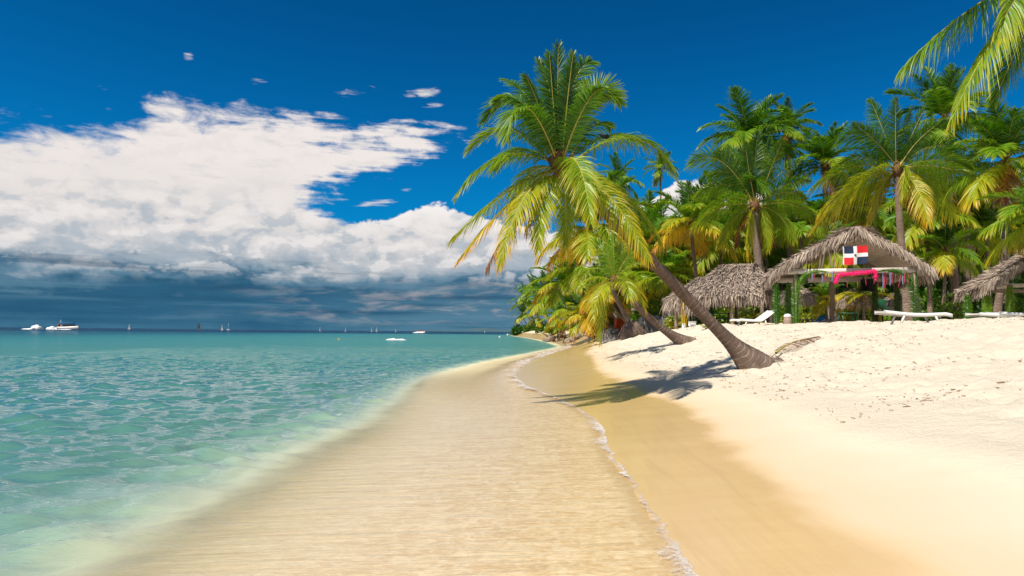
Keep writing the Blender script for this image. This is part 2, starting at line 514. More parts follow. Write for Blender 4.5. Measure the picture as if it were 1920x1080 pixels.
M['sail'] = simple('sail_cloth', (0.66, 0.66, 0.66), 0.7, 0.05, 3)
M['hull_dark'] = simple('dark_hull', (0.03, 0.035, 0.045), 0.5, 0.1, 3)
M['hull_red'] = simple('red_hull', (0.40, 0.03, 0.04), 0.5, 0.1, 3)
M['canopy_blue'] = simple('blue_canopy', (0.01, 0.13, 0.42), 0.6, 0.1, 3)
M['yellow'] = simple('yellow_paint', (0.75, 0.45, 0.02), 0.5, 0.1, 3)
M['spray'] = simple('white_spray', (0.88, 0.90, 0.90), 0.9, 0.04, 0.5, 0.4)

# ------------------------------------------------------------------ shore, beach and sea bed
_sy = np.array([-60, 2.0, 4.5, 5.3, 7.2, 8.7, 11.0, 13.1, 15.0, 17.5, 20.9, 26.3, 35.5, 55, 76, 110, 150, 200, 250, 280, 300, 330, 380, 600, 3000, 9000])
_sx = np.array([0.2, 1.0, 1.14, 1.16, 1.29, 1.29, 1.46, 1.53, 1.34, 0.96, 0.25, 0.05, 0.7, 3.5, 6.8, 7.0, 6.3, 4.6, 2.0, 0.7, 1.5, 10, 34, 170, 3600, 12000.])
_gy = np.concatenate([np.linspace(-60, 2, 100, endpoint=False), np.geomspace(2, 9000, 1600)])
_gx = np.interp(_gy, _sy, _sx)
_k = np.exp(-0.5 * (np.arange(-40, 41) / 6.0) ** 2); _k /= _k.sum()
_gx = np.convolve(np.pad(_gx, 40, mode='edge'), _k, mode='valid')
def shore_x(y):
    y = np.asarray(y, float)
    x = np.interp(y, _gy, _gx)
    a = np.clip(1 - np.abs(y) / 160, 0.0, 1)
    yy = np.clip(y, -60, 300)
    x = x + a * (0.09 * vnoise(yy * 1.7, yy * 0 + 3.3) + 0.16 * vnoise(yy * 0.6, yy * 0 + 9.1)) + 0.12 * a * np.abs(np.sin(yy * 0.95 + 1.3 * vnoise(yy * .3, yy * 0 + 40.))) ** 0.7 * 0.5
    return x
_ps = np.array([-9000, -400, -150, -60, -25, -12, -9.0, -7.2, -5.8, -4.9, -4.1, -2.5, -1, 0, 1, 2, 3, 4, 5.2, 7, 9, 10.5, 12, 13.5, 16, 30, 9000])
_pz = np.array([-16, -9.0, -3.4, -2.3, -1.75, -1.55, -1.32, -1.10, -0.74, -0.34, -0.16, -0.10, -0.045, 0, 0.07, 0.20, 0.42, 0.66, 0.90, 1.28, 1.66, 1.88, 2.03, 2.10, 2.12, 2.15, 2.6])
_ds = np.linspace(-60, 40, 4001)
_dz = np.interp(_ds, _ps, _pz)
_kk = np.exp(-0.5 * (np.arange(-60, 61) / 16.0) ** 2); _kk /= _kk.sum()
_dz = np.convolve(np.pad(_dz, 60, mode='edge'), _kk, mode='valid')
_dz = _dz - np.interp(0, _ds, _dz)
def ground(x, y, detail=True):
    x = np.asarray(x, float); y = np.asarray(y, float)
    s = x - shore_x(y)
    gup = np.interp(y, [0, 12, 17, 24, 30, 40, 60, 90, 300], [0.86, 0.88, 0.95, 0.98, 1.08, 1.22, 1.6, 2.0, 2.0])
    gdn = np.interp(y, [0, 14, 30, 60, 200], [1.0, 1.0, 1.5, 2.6, 3.0])
    se = np.where(s > 0, s * gup, s * gdn)
    z = np.where((se > -60) & (se < 40), np.interp(se, _ds, _dz), np.interp(se, _ps, _pz))
    r = np.hypot(x, y)
    z = np.where(s < 0, z - 14 * sst(r, 330, 480) * sst(-s, 5, 60), z)
    if detail:
        rough = sst(se, 2.9, 4.4) * (1 - 0.4 * sst(r, 40, 80))
        lump = vnoise(x * 0.55, y * 0.55) * 0.16 + vnoise(x * 1.3 + 7, y * 1.3) * 0.10
        foot = vnoise(x * 3.3, y * 3.3) * 0.080 + vnoise(x * 6.7 + 3, y * 6.7) * 0.046 + vnoise(x * 13, y * 13 + 5) * 0.020
        pit = np.clip(vnoise(x * 2.3 + 31, y * 2.3 + 17) - 0.16, 0, 1) * -0.30
        z = z + rough * (lump * sst(se, 4.0, 8.0) * 0.6 + foot + pit)
        # low eroded bank in front of the left hut
        bank_ = np.exp(-((y - 33) / 3.5) ** 2) * sst(se, 6, 8) * (1 - sst(se, 10.5, 12.5))
        z = z + bank_ * (0.16 * vnoise(x * 0.9, y * 2.2) + 0.22 * sst(vnoise(x * .7 + 2, y * 0.8), -.05, .08))
    return z, s, se

def G(x, y):
    return float(ground(np.array([x]), np.array([y]))[0][0])

def axis(segs):
    out = [segs[0][0]]
    for a, b, st in segs:
        if st > 0:
            out += list(np.linspace(a, b, max(2, int(round((b - a) / st)) + 1))[1:])
        else:
            out += list(np.sign(b) * np.geomspace(abs(a), abs(b), int(-st))[1:]) if a > 0 else list(-np.geomspace(-a, -b, int(-st))[1:])
    return np.array(out)

def grid_mesh(xs, ys):
    X, Y = np.meshgrid(xs, ys)
    ny, nx = X.shape
    i, j = np.meshgrid(np.arange(ny - 1), np.arange(nx - 1), indexing='ij')
    b = i * nx + j
    return X.ravel(), Y.ravel(), np.stack([b, b + 1, b + nx + 1, b + nx], -1).reshape(-1, 4)

xs = axis([(-9000, -12, -60), (-12, 0.0, 0.3), (0.0, 20, 0.062), (20, 9000, -90)])
ys = axis([(-60, 2.0, 1.0), (2.0, 14, 0.065), (14, 40, 0.10), (40, 9000, -190)])
gX, gY, gQ = grid_mesh(xs, ys)
gZ, gS, gSE = ground(gX, gY)
gZ = np.where((gS < 0) & (gSE > -30), np.maximum(gZ, -0.15 + 0.03 * (gSE + 3.4)), gZ)      # bed mesh raised above the true depth so no unlit bed shows through

def sand_material():
    m, t, out = new_mat('beach_sand')
    geo = t.n('ShaderNodeNewGeometry')
    pos = geo.outputs['Position']
    px_, py_, pz_ = t.sep(pos)
    s = t.attr('shore')
    flat = t.xyz(px_, py_, 0.0)
    n1 = t.m('SUBTRACT', t.noise(flat, 0.55, 3), 0.5)
    n2 = t.m('SUBTRACT', t.noise(flat, 2.2, 4), 0.5)
    # reach of the last wave: further up the beach at a distance
    reach = t.m('ADD', 1.45, t.m('MULTIPLY', t.sstep(py_, 5.0, 32.0), 1.75))
    sw = t.m('SUBTRACT', t.m('ADD', s, t.m('ADD', t.m('MULTIPLY', n1, 0.9), t.m('MULTIPLY', n2, 0.10))), reach)
    wet = t.sstep(sw, 0.34, -0.24)
    damp = t.sstep(sw, 2.4, -0.2)
    sw2 = t.m('ADD', s, t.m('MULTIPLY', n1, 1.2))
    rough = t.sstep(sw2, 2.7, 3.7)
    grain = t.noise(pos, 60, 3, 0.7)
    tone = t.noise(flat, 0.9, 5, 0.6)
    dry = t.mix(tone, (0.660, 0.580, 0.460), (0.730, 0.655, 0.545))
    dry = t.mix(t.m('MULTIPLY', damp, 0.75), dry, (0.63, 0.475, 0.29))
    dry = t.mix(t.m('MULTIPLY', t.sstep(grain, 0.45, 0.75), 0.18), dry, (0.52, 0.41, 0.28))
    # scattered crumbs of bark and weed, only in the trampled sand
    sp = t.noise(pos, 11.0, 5, 0.75)
    spk = t.m('MULTIPLY', t.m('MULTIPLY', t.sstep(sp, 0.615, 0.68), t.sstep(t.noise(flat, 0.8, 3), 0.42, 0.62)), rough)
    dry = t.mix(t.m('MULTIPLY', spk, 0.75), dry, (0.40, 0.225, 0.085))
    lens = t.noise(t.xyz(t.m('MULTIPLY', px_, 0.45), t.m('MULTIPLY', py_, 1.6), 0.0), 1.0, 4, 0.55)
    wetc = t.mix(lens, (0.66, 0.440, 0.195), (0.76, 0.545, 0.285))
    wetc = t.mix(t.sstep(py_, 8.0, 20.0), wetc, t.mix(lens, (0.56, 0.370, 0.135), (0.66, 0.455, 0.200)))
    swash = t.noise(t.xyz(t.m('MULTIPLY', s, 4.5), t.m('MULTIPLY', py_, 0.35), 8.0), 1.0, 5, 0.6, 0.8)
    wetc = t.mix(t.m('MULTIPLY', t.sstep(swash, 0.42, 0.7), 0.45), wetc, (0.60, 0.40, 0.19))
    wetc = t.mix(t.m('MULTIPLY', t.sstep(grain, 0.5, 0.8), 0.14), wetc, (0.40, 0.26, 0.12))
    c = t.mix(wet, dry, wetc)
    # under water
    uw = t.sstep(s, 0.05, -0.25)
    rip_glint = t.m('ADD', t.m('MULTIPLY', t.noise(t.xyz(t.m('MULTIPLY', px_, 7.0), t.m('MULTIPLY', py_, 9.0), 0.0), 1.0, 5, 0.62, 1.4), 0.7), t.m('MULTIPLY', t.noise(t.xyz(t.m('MULTIPLY', px_, 1.2), t.m('MULTIPLY', py_, 3.6), 7.0), 1.0, 4, 0.6, 0.4), 0.3))
    uc = t.mix(t.sstep(rip_glint, 0.36, 0.64), (0.76, 0.525, 0.260), (0.96, 0.765, 0.485))  # ripple mottling, its pale gold standing for light glints on the bed
    uc = t.mix(t.sstep(s, -1.0, -4.5), uc, t.mix(rip_glint, (0.82, 0.67, 0.44), (0.95, 0.82, 0.58)))  # paler offshore, raised further against the dark dip in its lighting
    c = t.mix(uw, c, uc)
    p = t.n('ShaderNodeBsdfPrincipled')
    t.put(p.inputs['Base Color'], c)
    rg = t.mix(wet, (0.9, 0.9, 0.9), (0.20, 0.20, 0.20))
    t.put(p.inputs['Roughness'], rg)
    t.put(p.inputs['Specular IOR Level'], t.m('ADD', 0.08, t.m('MULTIPLY', wet, 0.72)))
    h = t.m('ADD', t.m('MULTIPLY', t.noise(pos, 26, 6, 0.7), t.m('ADD', 0.16, t.m('MULTIPLY', rough, 1.0))), t.m('MULTIPLY', t.noise(pos, 7, 5, 0.65), t.m('MULTIPLY', rough, 2.6)))
    b = t.bump(h, 0.8, 0.03)
    strk = t.noise(t.xyz(t.m('MULTIPLY', px_, 0.9), t.m('MULTIPLY', py_, 6.5), 3.0), 1.0, 5, 0.6, 0.3)
    wetb = t.bump(t.m('ADD', t.m('MULTIPLY', strk, t.m('ADD', 0.10, t.m('MULTIPLY', uw, 1.3))), t.m('MULTIPLY', t.noise(pos, 40, 4, 0.7), t.m('ADD', 0.03, t.m('MULTIPLY', uw, 0.25)))), 0.6, 0.03)
    nr = t.n('ShaderNodeMix', data_type='VECTOR')
    t.put(nr.inputs[0], t.m('MULTIPLY', t.m('SUBTRACT', 1.0, wet), 1.0))
    t.put(nr.inputs[4], wetb)
    t.put(nr.inputs[5], b)
    t.put(p.inputs['Normal'], nr.outputs[1])
    t.t.links.new(p.outputs[0], out.inputs[0])
    return m
beach = link('beach', mesh_np('beach', np.stack([gX, gY, gZ], -1), gQ, None, (sand_material(),), attrs={'shore': gS}, smooth=True))
tag(beach, kind='structure')

# ------------------------------------------------------------------ sea
xs = axis([(-9000, -26, -90), (-26, -8, 0.09), (-8, 3.2, 0.05), (3.2, 60, -30)])
ys = axis([(-40, 1.5, 1.5), (1.5, 13, 0.042), (13, 34, 0.09), (34, 80, 0.22), (80, 9000, -180)])
wX, wY, wQ = grid_mesh(xs, ys)
bz, wS, wSE = ground(wX, wY, False)
depth = np.clip(-bz, 0, 40)
# drop faces well inside the land
keep = (wS[wQ].min(axis=1) < 0.9)
wQ = wQ[keep]
rs = np.random.RandomState(11)
Z = np.zeros_like(wX)
loc_step = np.maximum(np.interp(np.abs(wX + 9), [0, 12, 17, 60, 9000], [0.06, 0.08, 0.09, 4, 600]), np.interp(wY, [0, 12, 34, 80, 9000], [0.042, 0.075, 0.12, 0.5, 300]))
amp_d = sst(depth, 0.07, 0.32) * 0.97 + 0.03
wx_ = wX + 0.35 * vnoise(wX * 0.5, wY * 0.5) * 2
wy_ = wY + 0.35 * vnoise(wX * 0.5 + 50, wY * 0.5) * 2
for i in range(72):
    wl = np.exp(rs.uniform(math.log(0.20), math.log(1.7)))
    th = rs.normal(math.radians(-72), 0.62)
    kx, ky = math.cos(th) * 2 * math.pi / wl, math.sin(th) * 2 * math.pi / wl
    a = 0.0078 * wl * min(1.0, 0.75 / wl)
    ph = kx * wx_ + ky * wy_ + rs.uniform(0, 6.28)
    fade = sst(1.7 - loc_step / (wl * 0.27), 0, 1)
    sn = np.sin(ph)
    Z += a * fade * (sn + 0.30 * (sn * sn - 0.5)) * (1 + 0.6 * vnoise(wX * .23 + i, wY * .23))
Z *= amp_d
# long low swells further out
sw = vnoise(wX * 0.03, wY * 0.14)
Z += 0.10 * sw * sst(depth, 0.9, 1.6) * (np.abs(wX) < 400) * np.clip(1 - loc_step / 4, 0, 1)

def sea_material():
    m, t, out = new_mat('sea_water')
    pos = t.n('ShaderNodeNewGeometry').outputs['Position']
    x_, y_, z_ = t.sep(pos)
    d = t.attr('depth')
    s = t.attr('shore')
    patch = t.m('SUBTRACT', t.noise(t.xyz(t.m('MULTIPLY', x_, 0.035), t.m('MULTIPLY', y_, 0.09), 0.0), 1.0, 4, 0.55), 0.5)
    reef = t.m('SUBTRACT', t.noise(t.xyz(t.m('MULTIPLY', x_, 0.008), t.m('MULTIPLY', y_, 0.02), 4.0), 1.0, 4, 0.55), 0.5)
    dd = t.m('MAXIMUM', t.m('ADD', d, t.m('MULTIPLY', t.m('ADD', patch, reef), t.m('MULTIPLY', t.sstep(d, 0.2, 1.2), 1.6))), 0.0)
    dn = t.m('SUBTRACT', 1.0, t.m('EXPONENT', t.m('MULTIPLY', dd, -0.28)))
    col = t.ramp(dn, [(0.0, (0.60, 0.46, 0.25)), (0.036, (0.58, 0.49, 0.30)), (0.055, (0.445, 0.480, 0.335)), (0.080, (0.300, 0.415, 0.305)), (0.12, (0.185, 0.325, 0.250)), (0.18, (0.105, 0.240, 0.190)), (0.34, (0.070, 0.220, 0.190)), (0.50, (0.052, 0.212, 0.205)),
                      (0.72, (0.028, 0.185, 0.205)), (0.93, (0.010, 0.085, 0.135)), (1.0, (0.006, 0.040, 0.085))])
    scat = t.sstep(dd, 0.10, 0.24)
    lit = t.m('ADD', 1.0, t.m('MULTIPLY', t.m('MULTIPLY', scat, t.m('SUBTRACT', 1.0, scat)), 1.25))  # lifts the colour where the water layer keeps sunlight off the bed
    col = t.vm('MULTIPLY', col, t.xyz(lit, lit, lit))
    scat = t.m('MAXIMUM', scat, t.m('MULTIPLY', t.sstep(y_, 13.0, 30.0), t.sstep(d, 0.03, 0.10)))
    tint = t.mix(scat, (0.99, 0.985, 0.97), (0.90, 0.95, 0.86))
    trn = t.n('ShaderNodeBsdfTransparent')
    t.put(trn.inputs[0], tint)
    df = t.n('ShaderNodeBsdfDiffuse')
    t.put(df.inputs[0], col)
    body = t.n('ShaderNodeMixShader')
    t.put(body.inputs[0], t.m('MULTIPLY', scat, 0.985))
    t.t.links.new(trn.outputs[0], body.inputs[1])
    t.t.links.new(df.outputs[0], body.inputs[2])
    # fine chop; a thin streaky shimmer in the shallows
    sh = t.sstep(d, 0.30, 0.05)
    far = t.sstep(y_, 14.0, 45.0)
    st = t.noise(t.xyz(t.m('MULTIPLY', x_, 5.5), t.m('MULTIPLY', y_, 8.5), 0.0), 1.0, 5, 0.62, 1.2)
    ch = t.noise(t.xyz(t.m('MULTIPLY', x_, 2.1), t.m('MULTIPLY', y_, 4.2), 2.0), 1.0, 5, 0.6, 0.5)
    ch2 = t.noise(t.xyz(t.m('MULTIPLY', x_, 0.55), t.m('MULTIPLY', y_, 1.1), 5.0), 1.0, 6, 0.62, 0.4)
    h = t.m('ADD', t.m('MULTIPLY', st, t.m('MULTIPLY', sh, 0.060)), t.m('MULTIPLY', ch, t.m('MULTIPLY', t.m('SUBTRACT', 1.0, sh), t.m('ADD', 0.030, t.m('MULTIPLY', far, 0.11)))))
    ch3 = t.noise(t.xyz(t.m('MULTIPLY', x_, 0.10), t.m('MULTIPLY', y_, 0.28), 15.0), 1.0, 7, 0.66, 0.3)
    h = t.m('ADD', h, t.m('ADD', t.m('MULTIPLY', ch2, t.m('MULTIPLY', far, 0.85)), t.m('MULTIPLY', ch3, t.m('MULTIPLY', t.sstep(y_, 25.0, 110.0), 4.0))))
    fx = t.noise(t.xyz(t.m('MULTIPLY', x_, 5.5), t.m('MULTIPLY', y_, 11.0), 9.0), 1.0, 5, 0.6, 0.3)
    h = t.m('ADD', h, t.m('MULTIPLY', fx, t.m('ADD', 0.006, t.m('MULTIPLY', t.m('SUBTRACT', 1.0, sh), 0.012))))
    nrm = t.bump(h, 1.0, 1.0)
    gl = t.n('ShaderNodeBsdfGlossy')
    gl.inputs['Color'].default_value = (0.96, 0.98, 0.98, 1)
    gl.inputs['Roughness'].default_value = 0.045
    t.put(gl.inputs['Normal'], nrm)
    fr = t.n('ShaderNodeFresnel')
    fr.inputs[0].default_value = 1.42
    t.put(fr.inputs['Normal'], nrm)
    cap = t.m('SUBTRACT', 0.74, t.m('MULTIPLY', t.sstep(y_, 40.0, 400.0), 0.33))
    cap = t.m('SUBTRACT', cap, t.m('MULTIPLY', t.sstep(d, 0.34, 0.10), 0.56))
    fac = t.m('MINIMUM', t.m('MULTIPLY', fr.outputs[0], t.m('SUBTRACT', 1.55, t.m('MULTIPLY', t.sstep(d, 0.34, 0.10), 0.7))), cap)
    mx = t.n('ShaderNodeMixShader')
    t.put(mx.inputs[0], fac)
    t.t.links.new(body.outputs[0], mx.inputs[1])
    t.t.links.new(gl.outputs[0], mx.inputs[2])
    t.t.links.new(mx.outputs[0], out.inputs[0])
    return m
sea = link('sea', mesh_np('sea', np.stack([wX, wY, Z], -1), wQ, None, (sea_material(),), attrs={'depth': depth, 'shore': wS}, smooth=True))
tag(sea, kind='structure')

# foam along the water's edge
def foam_material():
    m, t, out = new_mat('foam')
    u = t.attr('across')
    pos = t.n('ShaderNodeNewGeometry').outputs['Position']
    n = t.m('ADD', t.m('MULTIPLY', t.noise(pos, 16.0, 6, 0.7, 0.6), 0.65), t.m('MULTIPLY', t.noise(pos, 1.7, 4, 0.6), 0.35))
    vor = t.n('ShaderNodeTexVoronoi', feature='DISTANCE_TO_EDGE')
    t.put(vor.inputs['Vector'], pos)
    vor.inputs['Scale'].default_value = 26.0
    lace = t.sstep(vor.outputs['Distance'], 0.16, 0.02)
    edge = t.sstep(u, 0.55, 1.0)
    thr = t.m('SUBTRACT', 0.70, t.m('MULTIPLY', t.m('POWER', u, 1.4), 0.32))
    a = t.sstep(t.m('SUBTRACT', n, thr), -0.05, 0.14)
    a = t.m('MAXIMUM', a, t.m('MULTIPLY', lace, t.m('MULTIPLY', edge, 0.75)))
    a = t.m('MULTIPLY', a, t.sstep(u, 0.02, 0.25))
    a = t.m('MULTIPLY', a, t.m('ADD', 0.45, t.m('MULTIPLY', t.sstep(t.noise(pos, 1.1, 4, 0.65), 0.34, 0.56), 0.55)))
    df = t.n('ShaderNodeBsdfPrincipled')
    df.inputs['Base Color'].default_value = (0.70, 0.63, 0.57, 1)
    df.inputs['Roughness'].default_value = 0.7
    t.put(df.inputs['Normal'], t.bump(n, 0.6, 0.04))
    tr = t.n('ShaderNodeBsdfTransparent')
    mx = t.n('ShaderNodeMixShader')
    t.put(mx.inputs[0], a)
    t.t.links.new(tr.outputs[0], mx.inputs[1])
    t.t.links.new(df.outputs[0], mx.inputs[2])
    t.t.links.new(mx.outputs[0], out.inputs[0])
    return m
fy = np.concatenate([np.arange(1.5, 20, 0.025), np.geomspace(20, 110, 700)])
nu = 15
fu = np.linspace(0, 1, nu)
fw = 1.25 * np.interp(fy, [1.5, 6, 12, 17, 20, 30, 50, 80, 110], [0.24, 0.28, 0.34, 0.42, 0.62, 0.9, 1.4, 1.0, 0.5]) * (1 + 1.5 * vnoise(fy * 1.3, fy * 0 + 77))
ft = np.interp(fy, [1.5, 12, 18, 24, 40, 80, 110], [0.014, 0.018, 0.03, 0.08, 0.14, 0.16, 0.05])
sxx = shore_x(fy)
lead = 0.05 + 0.05 * vnoise(fy * 6.0, fy * 0 + 5) + 0.04 * vnoise(fy * 15.0, fy * 0 + 15)
FX = sxx[:, None] + lead[:, None] - fw[:, None] * (1 - fu[None, :])
FY = np.repeat(fy[:, None], nu, 1)
base = np.maximum(ground(FX.ravel(), FY.ravel(), False)[0].reshape(FX.shape), 0.0)
prof = np.sin(np.clip(fu, 0, 1) ** 1.6 * np.pi) ** 0.8
FZ = base + 0.004 + ft[:, None] * prof[None, :] * (0.7 + 0.9 * vnoise(FX * 8, FY * 8))
i, j = np.meshgrid(np.arange(len(fy) - 1), np.arange(nu - 1), indexing='ij')
b = i * nu + j
foam = link('foam', mesh_np('foam', np.stack([FX, FY, FZ], -1).reshape(-1, 3), np.stack([b, b + 1, b + nu + 1, b + nu], -1).reshape(-1, 4), None, (foam_material(),),
                            attrs={'across': np.tile(fu, len(fy))}, smooth=True))
tag(foam, kind='stuff')

# far island ridge on the horizon
hx = np.linspace(-1600, 1200, 60)
hh = 34 * np.exp(-((hx + 330) / 170) ** 2) + 26 * np.exp(-((hx - 60) / 320) ** 2) + 14 * np.exp(-((hx + 800) / 300) ** 2)
hv = []
for k, (yo, f) in enumerate(((0, 0), (60, .7), (160, 1.0), (300, 0.0))):
    hv.append(np.stack([hx, 7000 + yo + 0 * hx, hh * f - 0.5], -1))
nx = len(hx)
i, j = np.meshgrid(np.arange(3), np.arange(nx - 1), indexing='ij'); b = i * nx + j
M['hill'] = simple('hazy_hill', (0.05, 0.105, 0.13), 1.0, 0.15, 0.01)  # bluish haze of the distance put into the hill colour
tag(link('hills', mesh_np('hills', np.concatenate(hv), np.stack([b, b + 1, b + nx + 1, b + nx], -1).reshape(-1, 4), None, (M['hill'],), smooth=True)), kind='structure')
# ------------------------------------------------------------------ palm fronds and trunks
def frond_geo(P, S0, n, L, wd, droop, age, rng, wind=(0, 0, 0), lift=0.25, vage=0.25, rach=0.022, start=0.13, tatter=0.0):
    """One feather leaf: a tapering midrib along the cubic P with n pairs of narrow leaflets. Returns V, quads, material indices, age."""
    ts = np.linspace(start, 0.99, n)
    C = bez(P, ts)
    Tn = unit(bez(P, np.clip(ts + .01, 0, 1)) - bez(P, np.clip(ts - .01, 0, 1)))
    S = np.asarray(S0, float)[None] - Tn * (Tn @ np.asarray(S0, float))[:, None]
    S = unit(S); N = np.cross(Tn, S)
    us = np.array([0, .33, .68, 1.0]); hw = np.array([.55, 1.0, .72, .06])
    Vs, Qs, As = [], [], []
    off = 0
    for sg in (-1, 1):
        al = np.interp(ts, [0.1, .5, 1], [1.25, .95, .38]) + rng.normal(0, .07, n)
        ln = L * np.interp(ts, [.1, .2, .4, .7, .9, 1], [.45, .8, 1.0, .85, .55, .32]) * rng.uniform(.86, 1.1, n)
        if tatter: ln *= np.where(rng.rand(n) < tatter, rng.uniform(.15, .6, n), 1)
        d = Tn * np.cos(al)[:, None] + S * (sg * np.sin(al))[:, None] + N * (lift + rng.normal(0, .10, n))[:, None]
        d = unit(d)
        W = Tn - d * np.sum(Tn * d, 1)[:, None]
        W = unit(W + N * rng.normal(0, .35, n)[:, None])
        dr = droop * rng.uniform(.7, 1.3, n)
        Pt = C[:, None] + (ln[:, None] * us[None])[..., None] * d[:, None]
        Pt = Pt + (ln[:, None] * us[None] ** 2)[..., None] * (np.array([0, 0, -1.0])[None, None] * dr[:, None, None] + np.asarray(wind, float)[None, None])
        hwid = (wd * hw)[None, :, None] * W[:, None] * rng.uniform(.8, 1.2, n)[:, None, None]
        V = np.stack([Pt - hwid, Pt + hwid], 2).reshape(-1, 3)            # n,4,2
        b = off + (np.arange(n) * 8)[:, None] + np.array([0, 2, 4])[None]
        Qs.append(np.stack([b, b + 1, b + 3, b + 2], -1).reshape(-1, 4))
        ag = age + vage * (us[None] ** 1.6) * (.25 + .9 * ts[:, None] ** 1.5) + rng.normal(0, .045, n)[:, None]
        As.append(np.repeat(ag, 2, 1).ravel())
        Vs.append(V); off += n * 8
    nl = sum(len(q) for q in Qs)
    tr = np.linspace(0, 1, 14)
    mb = MB(); mb.tube(bez(P, tr), np.interp(tr, [0, .12, 1], [rach * 1.7, rach, rach * .16]), 5, False)
    Vs.append(mb.V[0]); Qs.append(mb.Q[0] + off); As.append(np.full(len(mb.V[0]), age))
    Q = np.concatenate(Qs)
    mi = np.concatenate([np.zeros(nl, int), np.ones(len(mb.Q[0]), int)])
    return np.concatenate(Vs), Q, mi, np.clip(np.concatenate(As), 0, 1)

def frond_mesh(name, *a, **k):
    V, Q, mi, ag = frond_geo(*a, **k)
    return mesh_np(name, V, Q, None, (M['frond'], M['frond' if name == 'palm_wrap' else 'rachis']), mi, {'age': ag})

def local_curve(e0, bend, Lf=1.0, side=0.0):
    """Cubic of a leaf leaving the crown along +X at elevation e0 (degrees) and drooping by bend."""
    a0, a1, a2 = [math.radians(max(-97, v)) for v in (e0, e0 - bend * .45, e0 - bend)]
    p0 = np.zeros(3)
    p1 = p0 + Lf * .36 * np.array([math.cos(a0), 0, math.sin(a0)])
    p2 = p1 + Lf * .34 * np.array([math.cos(a1), side * .4, math.sin(a1)])
    p3 = p2 + Lf * .34 * np.array([math.cos(a2), side, math.sin(a2)])
    return [p0, p1, p2, p3]

LIB = {}
CLASSES = [(82, 26, .03), (70, 42, .05), (56, 58, .08), (40, 66, .12), (22, 66, .17), (4, 56, .24), (-16, 46, .34), (-50, 32, .88)]
def lib(k, v, q, yel):
    """Leaf of elevation class k, variant v, density q ('near' or 'far'), yellowness step yel."""
    key = (k, v, q, yel)
    if key not in LIB:
        rng = np.random.RandomState(k * 100 + v * 7 + 3)
        e0, bend, age = CLASSES[k]
        e0 += rng.uniform(-7, 7); bend *= rng.uniform(.8, 1.25)
        age = min(.95, age + yel * .13 + rng.uniform(-.03, .05))
        n, L, wd = {'near': (72, .33, .0095), 'far': (38, .30, .0150)}[q]
        dr = .22 + .22 * (k > 2) + .22 * (k > 4)
        LIB[key] = frond_mesh('frond', local_curve(e0, bend, 1.0, rng.uniform(-.35, .35)), (0, 1, 0), n, L * rng.uniform(.9, 1.1), wd, dr, age, rng,
                              wind=(0, 0, 0), lift=.30 if k < 5 else .1, rach=.0075, start=.12, tatter=.25 if k == 7 else .04)
    return LIB[key]

def trunk_mb(pts, r0, r1, swell, k=12, rings=True, n=None):
    P = [np.array(p, float) for p in pts]
    ts = np.linspace(0, 1, 200)
    C = bez(P, ts)
    sl = np.concatenate([[0], np.cumsum(np.linalg.norm(np.diff(C, axis=0), axis=1))])
    L = sl[-1]
    step = 1 / 7.5 if rings else L / 12
    if rings:
        base = np.arange(0, L, step)
        ss = np.unique(np.clip(np.concatenate([base, base + step * .80]), 0, L))
    else:
        ss = np.linspace(0, L, n or 13)
    C2 = np.stack([np.interp(ss, sl, C[:, q]) for q in range(3)], -1)
    f = ss / L
    r = r0 + (r1 - r0) * np.clip(f, 0, 1) ** .8 + swell * np.exp(-(ss / (2.4 * max(r0, .1) + .45)) ** 2 * 1.1)
    if rings:
        ph = (ss / step) % 1
        r = r * (1 + .030 * ph + .012 * np.sin(ss * 2.1))
    mb = MB(); mb.tube(C2, r, k, True, ss)
    return mb, C2

